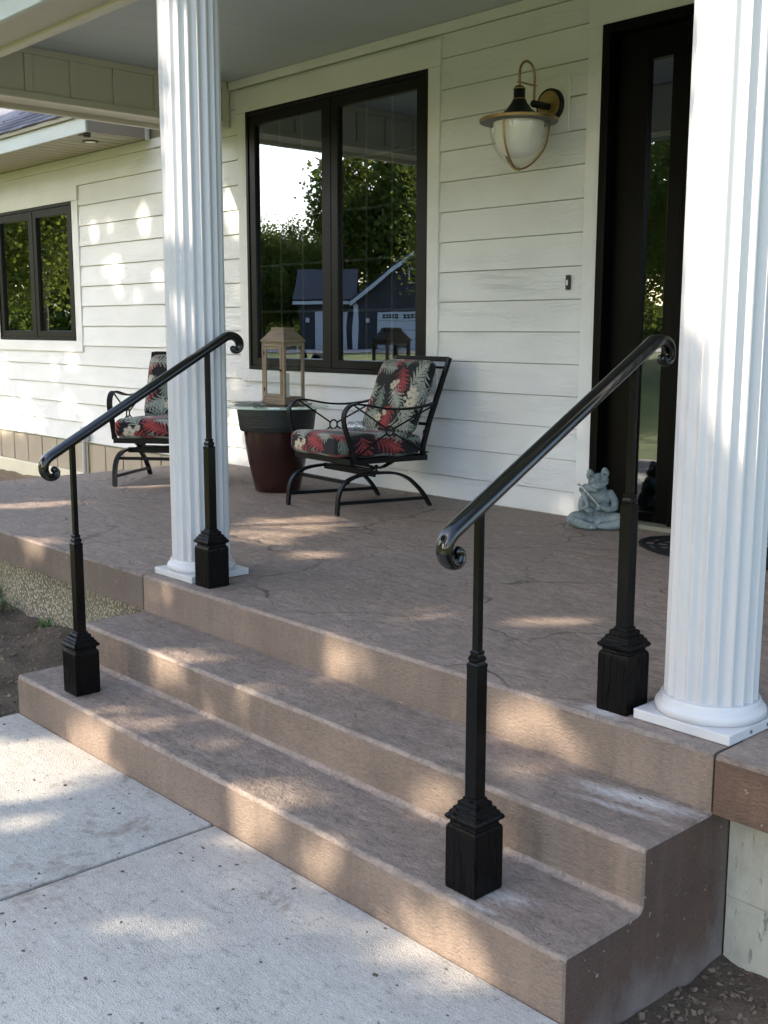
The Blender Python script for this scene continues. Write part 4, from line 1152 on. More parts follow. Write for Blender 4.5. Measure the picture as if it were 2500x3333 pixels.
    bk = link('back_cushion', cushion('back_cushion', 0.272, 0.262, 0.075, 0.062, seed + 3, 0.45), root, (0, 0.330, 0.715), (rad(66.5), 0, 0))
    for (x, s, z) in ((-0.262, 0.900, 0.955), (0.262, 0.900, 0.955), (0.272, 0.72, 0.345), (0.275, 0.705, 0.50)):
        b = MB()
        for a in (-0.6, 0.5, 2.4):
            d = Vector((math.cos(a) * 0.6, math.sin(a) * 0.5, 0.5 * math.sin(a * 2)))
            b.tube(spline([S(s, z, x), S(s, z, x) + d * 0.03 + Vector((0, 0, 0.008)), S(s, z, x) + d * 0.055 + Vector((0, 0, -0.008))], 4), 0.0030, 6)
        b.build('cushion_tie', M['tie'], root, smooth=60)
    return root
ch = make_chair(5)
ch.location = (-3.981, 2.183, 0); ch.rotation_euler = (0, 0, rad(-5.6))
tag(ch, 'black metal glider chair with tropical cushions, a plastic bottle on its seat', 'chair', 'glider chairs on the porch')
ch2 = copy_tree(ch)
ch2.location = (-5.864, 1.881, 0); ch2.rotation_euler = (0, 0, rad(39.0))
tag(ch2, 'black metal glider chair with tropical cushions, half hidden behind the left column', 'chair', 'glider chairs on the porch')

# ------------------------------------------------------------------ pot table with glass top, lantern, candle, cards, bottle
PX, PY = -4.905, 2.205
pot = tag(empty('plant_pot', (PX, PY, 0)), 'dark red glazed pot with a black ribbed rim, used as a table base', 'pot')
MB().lathe([(0.150, 0.0), (0.163, 0.012), (0.178, 0.08), (0.196, 0.16), (0.212, 0.24), (0.225, 0.32), (0.234, 0.40), (0.238, 0.445)], 56).build('bowl', M['potbowl'], pot, smooth=50)
MB().lathe([(0.236, 0.4405), (0.262, 0.442), (0.268, 0.452), (0.274, 0.50), (0.282, 0.56), (0.287, 0.600), (0.284, 0.6075), (0.262, 0.6080), (0.255, 0.56)], 56, cap=False).build('rim_band', M['potband'], pot, smooth=40)
TZ = 0.6085
top = MB().lathe([(0.368, 0.0), (0.375, 0.002), (0.376, 0.005), (0.375, 0.008), (0.368, 0.010)], 72).build('glass_tabletop', M['tableglass'], None, (PX, PY, TZ), smooth=40)
tag(top, 'round clear glass tabletop resting on the dark pot', 'tabletop')
TZ += 0.0105
LNX, LNY = -5.010, 2.350
ln = tag(empty('lantern', (LNX, LNY, TZ), rad(10)), 'wooden candle lantern with glass sides standing on the glass tabletop', 'lantern')
def lantern(ln):
    h = 0.100; W_ = M['wood']; WH = M['wood_h']
    MB().box(-0.128, 0.128, -0.128, 0.128, 0.0005, 0.022, 0.003).build('base', WH, ln)
    MB().box(-0.114, 0.114, -0.114, 0.114, 0.0222, 0.034, 0.003).build('base', WH, ln)
    z0, z1 = 0.0342, 0.448
    for sx in (-1, 1):
        for sy in (-1, 1):
            MB().box(sx * h - 0.011, sx * h + 0.011, sy * h - 0.011, sy * h + 0.011, z0, z1, 0.002).build('post', W_, ln)
    for a in range(4):
        rot = Matrix.Rotation(a * math.pi / 2, 3, 'Z')
        b = MB(); b.box(-h + 0.0115, h - 0.0115, -h - 0.009, -h + 0.009, z0, z0 + 0.020, 0.001); b.box(-h + 0.0115, h - 0.0115, -h - 0.009, -h + 0.009, z1 - 0.026, z1, 0.001)
        b.v = [tuple(rot @ Vector(v)) for v in b.v]; b.build('rail', WH, ln)
        b = MB(); b.box(-h + 0.012, h - 0.012, -h - 0.0014, -h + 0.0014, z0 + 0.0205, z1 - 0.0265)
        b.v = [tuple(rot @ Vector(v)) for v in b.v]; b.build('pane', M['clear'], ln)
    b = MB()                                              # framed door on the side that faces the steps
    for (xa, xb, za, zb) in ((-0.087, -0.066, 0.057, 0.419), (0.066, 0.087, 0.057, 0.419), (-0.0655, 0.0655, 0.398, 0.419), (-0.0655, 0.0655, 0.057, 0.078)):
        b.box(xa, xb, -h - 0.013, -h - 0.0025, za, zb, 0.001)
    door_ = b.build('lantern_door', W_, ln)
    for z in (0.11, 0.37): MB().box(-0.090, -0.078, -h - 0.0165, -h - 0.0132, z - 0.014, z + 0.014, 0.001).build('hinge', M['lampblack'], door_)
    MB().tube([(0.078, -h - 0.0132, 0.25), (0.078, -h - 0.024, 0.25)], 0.0075, 10).build('latch', M['lampblack'], door_, smooth=40)
    b = MB(); b.sq([(0.112, 0.4485), (0.116, 0.452), (0.116, 0.464), (0.060, 0.536), (0.052, 0.5365)]); b.build('roof', WH, ln)
    b = MB(); b.sq([(0.058, 0.5368), (0.060, 0.538), (0.060, 0.553), (0.058, 0.555)]); b.build('roof_cap', WH, ln)
    b = MB(); b.box(-0.045, 0.045, -0.045, 0.045, 0.555, 0.557); b.tube([(-0.0, 0.045, 0.535), (0.015, 0.075, 0.535), (0.03, 0.085, 0.520)], 0.004, 6); b.build('handle_plate', M['lampblack'], ln)
lantern(ln)
cd = MB(); cd.lathe([(0.036, 0.0), (0.038, 0.004), (0.038, 0.185), (0.034, 0.190), (0.02, 0.186), (0.002, 0.187)], 32)
cand = cd.build('candle', M['candle'], None, (LNX + 0.005, LNY + 0.004, TZ + 0.0345), smooth=40)
tag(cand, 'thick white pillar candle inside the wooden lantern', 'candle')
MB().tube([(0, 0, 0.186), (0.001, 0, 0.196)], 0.0015, 6).build('wick', M['lampblack'], cand)
cards = tag(empty('card_stack', (-5.095, 2.085, TZ), rad(38)), 'small stack of printed cards on the glass tabletop in front of the lantern', 'cards')
for k, (dx, dy, a, mt) in enumerate(((0, 0, 0, 'paper'), (0.02, 0.012, 0.25, 'papermid'), (-0.015, -0.005, -0.18, 'paper'), (0.03, -0.01, 0.1, 'paper'))):
    MB().box(-0.085, 0.085, -0.055, 0.055, 0.0005, 0.0055, 0.0008).build('card', M[mt], cards, (dx, dy, 0.006 * k), (0, 0, a))
dish = MB().lathe([(0.030, 0.0005), (0.040, 0.004), (0.052, 0.016), (0.050, 0.017), (0.036, 0.006), (0.001, 0.005)], 32, cap=False).build('dish', M['papermid'], None, (-4.81, 2.40, TZ), smooth=50)
tag(dish, 'small pale dish on the glass tabletop behind the chair arm', 'dish')
bt = tag(empty('water_bottle', (-3.90, 2.075, 0.540)), 'crumpled clear plastic bottle lying on the right chair seat', 'bottle')
def bottle():
    n = 28; prof = [(0.010, -0.088), (0.0125, -0.086), (0.0125, -0.070), (0.018, -0.062), (0.027, -0.045), (0.031, -0.030), (0.0285, -0.018), (0.0315, -0.006), (0.0290, 0.006), (0.0315, 0.018), (0.029, 0.030), (0.0315, 0.045), (0.031, 0.070), (0.027, 0.080), (0.012, 0.076)]
    r = random.Random(4); vs = []; fs = []
    for k, (rr, x) in enumerate(prof):
        for q in range(n):
            a = 2 * math.pi * q / n; j = rr * (1 + (r.uniform(-0.10, 0.08) if 3 < k < 13 else 0))
            vs.append((x, j * math.cos(a), j * math.sin(a)))
    fs = [[k * n + q, k * n + (q + 1) % n, (k + 1) * n + (q + 1) % n, (k + 1) * n + q] for k in range(len(prof) - 1) for q in range(n)] + [[(len(prof) - 1) * n + q for q in range(n)]]
    b = MB(); b.add(vs, fs); b.build('bottle_body', M['bottleglass'], bt, smooth=25)
    b = MB(); b.tube([(-0.098, 0, 0), (-0.096, 0, 0), (-0.084, 0, 0)], [0.012, 0.0142, 0.0142], 18); b.build('cap', M['bottleglass'], bt, smooth=40)
bottle(); bt.rotation_euler = (0, rad(-3), rad(14))

# ------------------------------------------------------------------ frog statue with fiddle and bow
def blob(name, parts, vox, mat, smooth_it=3):
    b = MB()
    for p in parts:
        if p[0] == 'e':                                    # ellipsoid: centre, radii, rotation
            _, c, r_, rot = p; bm = bmesh.new(); bmesh.ops.create_icosphere(bm, subdivisions=3, radius=1.0)
            bmesh.ops.scale(bm, vec=r_, verts=bm.verts)
            mt = Matrix.Rotation(rot[0], 3, 'X') @ Matrix.Rotation(rot[1], 3, 'Y') @ Matrix.Rotation(rot[2], 3, 'Z')
            bmesh.ops.rotate(bm, cent=(0, 0, 0), matrix=mt, verts=bm.verts)
            bmesh.ops.translate(bm, vec=c, verts=bm.verts); b.bm(bm)
        else:                                              # limb: points with radii
            _, pts, rs = p
            P = spline(pts, 5); m = len(P); R = [float(np.interp(i / (m - 1) * (len(rs) - 1), range(len(rs)), rs)) for i in range(m)]
            b.tube(P, R, 12)
            for q, r_ in ((P[0], R[0]), (P[-1], R[-1])):
                bm = bmesh.new(); bmesh.ops.create_icosphere(bm, subdivisions=2, radius=r_); bmesh.ops.translate(bm, vec=q, verts=bm.verts); b.bm(bm)
    me = b.mesh(name, mat); o = bpy.data.objects.new(name, me); COL.objects.link(o)
    md = o.modifiers.new('r', 'REMESH'); md.mode = 'VOXEL'; md.voxel_size = vox
    ms = o.modifiers.new('s', 'SMOOTH'); ms.iterations = smooth_it; ms.factor = 0.5
    dg = bpy.context.evaluated_depsgraph_get(); me2 = bpy.data.meshes.new_from_object(o.evaluated_get(dg))
    bpy.data.objects.remove(o); me2.name = name
    if not me2.materials: me2.materials.append(mat)
    me2.polygons.foreach_set('use_smooth', [True] * len(me2.polygons))
    return me2
frog = tag(empty('frog_statue', (-2.405, 2.690, 0), rad(33)), 'grey-green stone frog sitting cross-legged with a fiddle bow beside the door', 'statue')
HT = rad(-9)      # head tilt
def hd(x, y, z):  # head-local to statue
    c, s = math.cos(HT), math.sin(HT); X = x * c + z * s; Z = -x * s + z * c
    return (X + 0.000, y - 0.030, Z + 0.282)
fp = [('e', (0.004, 0.010, 0.100), (0.074, 0.060, 0.088), (0, 0, 0)), ('e', (0.008, 0.000, 0.178), (0.068, 0.050, 0.062), (0, 0, 0)),
      ('e', (0.004, 0.012, 0.045), (0.088, 0.072, 0.045), (0, 0, 0)), ('e', (0.004, -0.004, 0.225), (0.046, 0.040, 0.040), (0, 0, 0)),
      ('e', hd(0, 0.0, 0.0), (0.060, 0.048, 0.036), (0, HT, 0)), ('e', hd(0, -0.030, -0.016), (0.050, 0.040, 0.022), (0, HT, 0)),
      ('e', hd(0, -0.012, 0.020), (0.030, 0.040, 0.030), (0, HT, 0)),
      ('e', hd(-0.042, -0.008, 0.040), (0.025, 0.024, 0.030), (0, 0, 0)), ('e', hd(0.042, -0.008, 0.040), (0.025, 0.024, 0.030), (0, 0, 0)),
      ('e', hd(-0.043, -0.010, 0.060), (0.018, 0.018, 0.017), (0, 0, 0)), ('e', hd(0.044, -0.010, 0.060), (0.018, 0.018, 0.017), (0, 0, 0)),
      ('e', hd(-0.040, -0.028, 0.038), (0.0085, 0.006, 0.0095), (0, 0, 0)), ('e', hd(0.040, -0.028, 0.038), (0.0085, 0.006, 0.0095), (0, 0, 0)),
      ('l', [hd(0, -0.060, -0.008), hd(0, -0.048, 0.016), hd(0, -0.030, 0.042)], [0.006, 0.009, 0.008]),
      ('l', [hd(-0.052, -0.030, -0.014), hd(-0.028, -0.062, -0.026), hd(0.0, -0.072, -0.028), hd(0.028, -0.062, -0.026), hd(0.052, -0.030, -0.014)], [0.006, 0.008, 0.009, 0.008, 0.006]),
      # crossed legs
      ('l', [(-0.055, 0.00, 0.050), (-0.125, -0.035, 0.062), (-0.150, -0.050, 0.050)], [0.044, 0.036, 0.032]),
      ('l', [(-0.150, -0.052, 0.046), (-0.085, -0.105, 0.030), (-0.010, -0.125, 0.024)], [0.032, 0.026, 0.017]),
      ('l', [(0.060, 0.00, 0.050), (0.125, -0.035, 0.060), (0.150, -0.050, 0.048)], [0.044, 0.036, 0.032]),
      ('l', [(0.150, -0.052, 0.046), (0.090, -0.100, 0.030), (0.020, -0.112, 0.026)], [0.032, 0.026, 0.018]),
      ('l', [(0.020, -0.112, 0.026), (0.0, -0.120, 0.040), (0.022, -0.126, 0.058)], [0.016, 0.013, 0.009]),
      ('l', [(-0.010, -0.125, 0.020), (-0.03, -0.132, 0.016), (-0.055, -0.128, 0.014)], [0.014, 0.011, 0.008]),
      # right arm (image right): bow hand in front of the belly
      ('l', [(0.066, -0.002, 0.205), (0.094, -0.015, 0.165), (0.096, -0.035, 0.125)], [0.026, 0.023, 0.021]),
      ('l', [(0.096, -0.035, 0.125), (0.060, -0.070, 0.118), (0.022, -0.082, 0.136)], [0.020, 0.017, 0.013]),
      # left arm: elbow out, hand up to the fiddle neck and one paw hanging
      ('l', [(-0.058, 0.00, 0.205), (-0.092, -0.020, 0.160), (-0.095, -0.045, 0.118)], [0.024, 0.021, 0.020]),
      ('l', [(-0.095, -0.045, 0.116), (-0.072, -0.085, 0.125), (-0.058, -0.092, 0.150), (-0.080, -0.080, 0.200), (-0.094, -0.070, 0.225)], [0.019, 0.015, 0.013, 0.012, 0.012])]
for k in range(4):                                        # fingers: bow hand, hanging paw
    fp.append(('l', [(0.026, -0.084, 0.146 - 0.0075 * k), (0.012, -0.096, 0.147 - 0.0075 * k), (-0.002, -0.092, 0.144 - 0.0075 * k)], [0.0048, 0.0048, 0.0042]))
for k in range(4):
    fp.append(('l', [(-0.062 + 0.009 * k, -0.090, 0.130 - 0.002 * k), (-0.060 + 0.010 * k, -0.100, 0.114), (-0.052 + 0.009 * k, -0.099, 0.100 + 0.003 * k)], [0.0058, 0.0056, 0.0045]))
for k in range(3):
    fp.append(('l', [(-0.094, -0.074, 0.222 + 0.006 * k), (-0.105, -0.084, 0.226 + 0.008 * k), (-0.098, -0.094, 0.230 + 0.008 * k)], [0.005, 0.005, 0.004]))
link('body', blob('frog_body', fp, 0.0017, M['stone'], 2), frog)
fd_ = blob('fiddle', [('e', (0, 0, 0), (0.034, 0.010, 0.022), (0, 0, 0)), ('e', (0.035, 0, 0), (0.028, 0.010, 0.018), (0, 0, 0)), ('l', [(-0.02, 0, 0), (-0.060, 0, 0.0)], [0.006, 0.005])], 0.003, M['stone'], 2)
link('fiddle', fd_, frog, (-0.062, -0.072, 0.246), (0, rad(14), rad(-8)))
b = MB(); b.sweep([(-0.112, -0.092, 0.276), (0.012, -0.104, 0.142)], [(-0.0042, -0.003), (0.0042, -0.003), (0.0042, 0.003), (-0.0042, 0.003)], (0, 1, 0))
b.build('bow', M['bow'], frog)
for sx in (-1, 1):                                        # pupils and nostrils
    e = MB(); bm = bmesh.new(); bmesh.ops.create_icosphere(bm, subdivisions=2, radius=0.0058); bmesh.ops.translate(bm, vec=hd(sx * 0.040, -0.0335, 0.038), verts=bm.verts); e.bm(bm); e.build('pupil', M['lampblack'], frog, smooth=60)
    e = MB(); bm = bmesh.new(); bmesh.ops.create_icosphere(bm, subdivisions=2, radius=0.0026); bmesh.ops.translate(bm, vec=hd(sx * 0.012, -0.0665, -0.008), verts=bm.verts); e.bm(bm); e.build('nostril', M['lampblack'], frog, smooth=60)

# ------------------------------------------------------------------ rubber doormat (scrolled half round)
mat_ = tag(empty('doormat', (-1.46, 2.56, 0)), 'black rubber scroll doormat in front of the door, behind the right column', 'doormat')
b = MB(); A_, B_ = 0.50, 0.31
rim = [Vector((A_ * math.cos(a), B_ * math.sin(a), 0.009)) for a in [2 * math.pi * k / 72 for k in range(72)]]
sec = [(-0.0075, -0.016), (-0.0075, 0.016), (0.004, 0.018), (0.0075, 0.010), (0.0075, -0.010), (0.004, -0.018)]
b.sweep(rim, sec, (0, 0, 1), closed=True); b.build('mat_rim', M['rubber'], mat_, smooth=40)
for k in range(1, 6):
    b = MB(); f = 1 - 0.155 * k
    pts = [Vector((A_ * f * math.cos(a), B_ * f * math.sin(a), 0.007)) for a in [2 * math.pi * q / 56 for q in range(56)]]
    b.sweep(pts, [(-0.0055, -0.008), (-0.0055, 0.008), (0.0055, 0.006), (0.0055, -0.006)], (0, 0, 1), closed=True); b.build('mat_ring', M['rubber'], mat_, smooth=40)
b = MB()
for k in range(18):
    a = 2 * math.pi * k / 18
    b.sweep([Vector((A_ * 0.24 * math.cos(a), B_ * 0.24 * math.sin(a), 0.006)), Vector((A_ * 0.97 * math.cos(a + 0.12), B_ * 0.97 * math.sin(a + 0.12), 0.006))], [(-0.0045, -0.006), (-0.0045, 0.006), (0.0045, 0.005), (0.0045, -0.005)], (0, 0, 1))
b.build('mat_spokes', M['rubber'], mat_)

# ------------------------------------------------------------------ loose bits: wood chips, walkway litter, weeds
def scatter(name, n, area, zf, size, mat, seed, flat=0.3):
    r = random.Random(seed); b = MB()
    for _ in range(n):
        x, y = area(r); s = r.uniform(*size); z = zf(x, y)
        rot = Matrix.Rotation(r.uniform(0, 6.28), 3, 'Z') @ Matrix.Rotation(r.gauss(0, flat), 3, 'X') @ Matrix.Rotation(r.gauss(0, flat), 3, 'Y')
        l, w_, t = s, s * r.uniform(0.3, 0.8), s * r.uniform(0.12, 0.35)
        k = [r.uniform(0.6, 1.0) for _ in range(8)]
        v = [Vector((sx * l * k[i] / 2, sy * w_ * k[(i + 3) % 8] / 2, sz * t / 2)) for i, (sx, sy, sz) in enumerate([(-1, -1, -1), (1, -1, -1), (1, 1, -1), (-1, 1, -1), (-1, -1, 1), (1, -1, 1), (1, 1, 1), (-1, 1, 1)])]
        v = [rot @ q + Vector((x, y, z + t * 0.35)) for q in v]
        b.add(v, [[3, 2, 1, 0], [4, 5, 6, 7], [0, 1, 5, 4], [1, 2, 6, 5], [2, 3, 7, 6], [3, 0, 4, 7]])
    return stuff(b.build(name, mat))
def zr(x, y): return float(right_bed(np.array([[x]]), np.array([[y]]))[0, 0])
def zl(x, y): return float(left_bed(np.array([[x]]), np.array([[y]]))[0, 0])
o = scatter('wood_chips', 4200, lambda r: (r.uniform(0.01, 1.5), r.uniform(-1.6, 0.09)), zr, (0.004, 0.026), M['chip'], 1, 0.5)
tag(o, 'scattered wood chips and bark bits on the soil right of the steps', 'wood chips')
o = scatter('soil_clods', 2200, lambda r: (r.uniform(-6.2, -3.08), r.uniform(-1.6, 0.04)), zl, (0.005, 0.028), M['soil_light'], 2, 0.5)
tag(o, 'small clods of dry soil scattered on the bed left of the steps', 'soil')
o = scatter('walkway_litter', 230, lambda r: (r.uniform(-3.0, 0.0), r.uniform(-2.2, -0.66)), lambda x, y: -0.5278, (0.003, 0.016), M['leafbit'], 3, 0.1)
tag(o, 'dark specks of dry litter scattered on the grey walkway', 'litter')
o = scatter('porch_litter', 60, lambda r: (r.uniform(-4.2, -0.4), r.uniform(0.1, 2.6)), lambda x, y: 0.0002, (0.003, 0.011), M['leafbit'], 4, 0.1)
tag(o, 'dark specks of dry litter scattered on the brown porch floor', 'litter')
o = scatter('step_litter', 46, lambda r: (r.uniform(-3.0, -0.05), r.choice((r.uniform(-0.63, -0.36), r.uniform(-0.30, -0.03)))), lambda x, y: -0.3555 if y < -0.33 else -0.1775, (0.003, 0.010), M['leafbit'], 5, 0.1)
tag(o, 'dark specks of dry litter scattered on the brown step treads', 'litter')
def weed(x, y, n, h, sp, seed, label):
    r = random.Random(seed); z = zl(x, y); root = tag(empty('weed', (x, y, z)), label, 'weed', 'weeds along the foundation')
    b = MB()
    for _ in range(n):
        a = r.uniform(0, 6.28); L_ = h * r.uniform(0.5, 1.1); o_ = r.uniform(0.2, 1.0) * sp
        p0 = Vector((r.gauss(0, sp * 0.3), r.gauss(0, sp * 0.3), -0.01)); d = Vector((math.cos(a), math.sin(a), 0)); w_ = Vector((-d.y, d.x, 0)) * r.uniform(0.0022, 0.005)
        p1 = p0 + d * o_ * 0.4 + Vector((0, 0, L_ * 0.7)); p2 = p0 + d * o_ + Vector((0, 0, L_ * 0.85))
        b.add([p0 - w_, p0 + w_, p1 + w_, p1 - w_, p2], [[0, 1, 2, 3], [3, 2, 4]])
    b.build('blades', M['weed'], root)
weed(-4.62, -0.10, 60, 0.12, 0.14, 1, 'grassy weed tuft at the left edge below the porch slab')
weed(-4.12, -0.02, 40, 0.06, 0.07, 2, 'small leafy weed against the pebble foundation')
weed(-4.85, -0.02, 70, 0.14, 0.12, 3, 'weed tuft beside the foundation, cut by the left edge of the photo')

# ------------------------------------------------------------------ foliage helpers
def leaf_mesh(name, C0, size, mat, seed, hang=0.0):
    r = np.random.default_rng(seed); n = len(C0)
    a = r.normal(size=(n, 3)); a /= np.linalg.norm(a, axis=1)[:, None]
    a[:, 2] -= hang; a /= np.linalg.norm(a, axis=1)[:, None]
    b = r.normal(size=(n, 3)); b -= a * (a * b).sum(1)[:, None]; b /= np.linalg.norm(b, axis=1)[:, None]
    s = (size * r.uniform(0.7, 1.3, n))[:, None]
    nn = np.cross(a, b)
    V = np.stack([C0 - a * s * 0.5, C0 + b * s * 0.38 + nn * s * 0.06, C0 + a * s * 0.5, C0 - b * s * 0.38 + nn * s * 0.06], 1).reshape(-1, 3)
    me = bpy.data.meshes.new(name); me.vertices.add(n * 4); me.vertices.foreach_set('co', V.ravel())
    me.loops.add(n * 4); me.loops.foreach_set('vertex_index', np.arange(n * 4, dtype=np.int32))
    me.polygons.add(n); me.polygons.foreach_set('loop_start', np.arange(0, n * 4, 4, dtype=np.int32))
    me.materials.append(mat); me.update(calc_edges=True); me.validate()
    return me
def in_poly(U, V, P):
    P = np.array(P).reshape(-1, 2); ins = np.zeros(len(U), bool); j = len(P) - 1
    for i in range(len(P)):
        x1, y1 = P[i]; x2, y2 = P[j]
        c = ((y1 > V) != (y2 > V)) & (U < (x2 - x1) * (V - y1) / (y2 - y1 + 1e-12) + x1)
        ins ^= c; j = i
    return ins
def trunk_mb(base, top, r0, limbs, seed, straight=None):
    r = random.Random(seed); b = MB(); base = Vector(base); top = Vector(top)
    mid = base.lerp(top, 0.5) + Vector((r.uniform(-.15, .15), r.uniform(-.15, .15), 0))
    P = spline([base - Vector((0, 0, 0.3)), base + Vector((0, 0, 0.4)), mid, top] if straight is None else [base - Vector((0, 0, 0.3)), base + Vector((0, 0, 0.4)), base + Vector((0, 0, 2.5)), base + Vector((0, 0, straight)), top], 6); m = len(P)
    b.tube(P, [r0 * (1.25 if i < 3 else 1.0) * (1 - 0.75 * i / (m - 1)) for i in range(m)], 10)
    for q in limbs:
        q = Vector(q); t = r.uniform(0.45, 0.9); s = base.lerp(top, t) if straight is None else (base + Vector((0, 0, straight))).lerp(top, r.uniform(0.2, 0.9))
        k = s.lerp(q, 0.5) + Vector((0, 0, 0.15 * (q - s).length)); ln_ = spline([s, k, q], 5)
        b.tube(ln_, [r0 * 0.36 * (1 - 0.85 * i / (len(ln_) - 1)) for i in range(len(ln_))], 6)
    return b

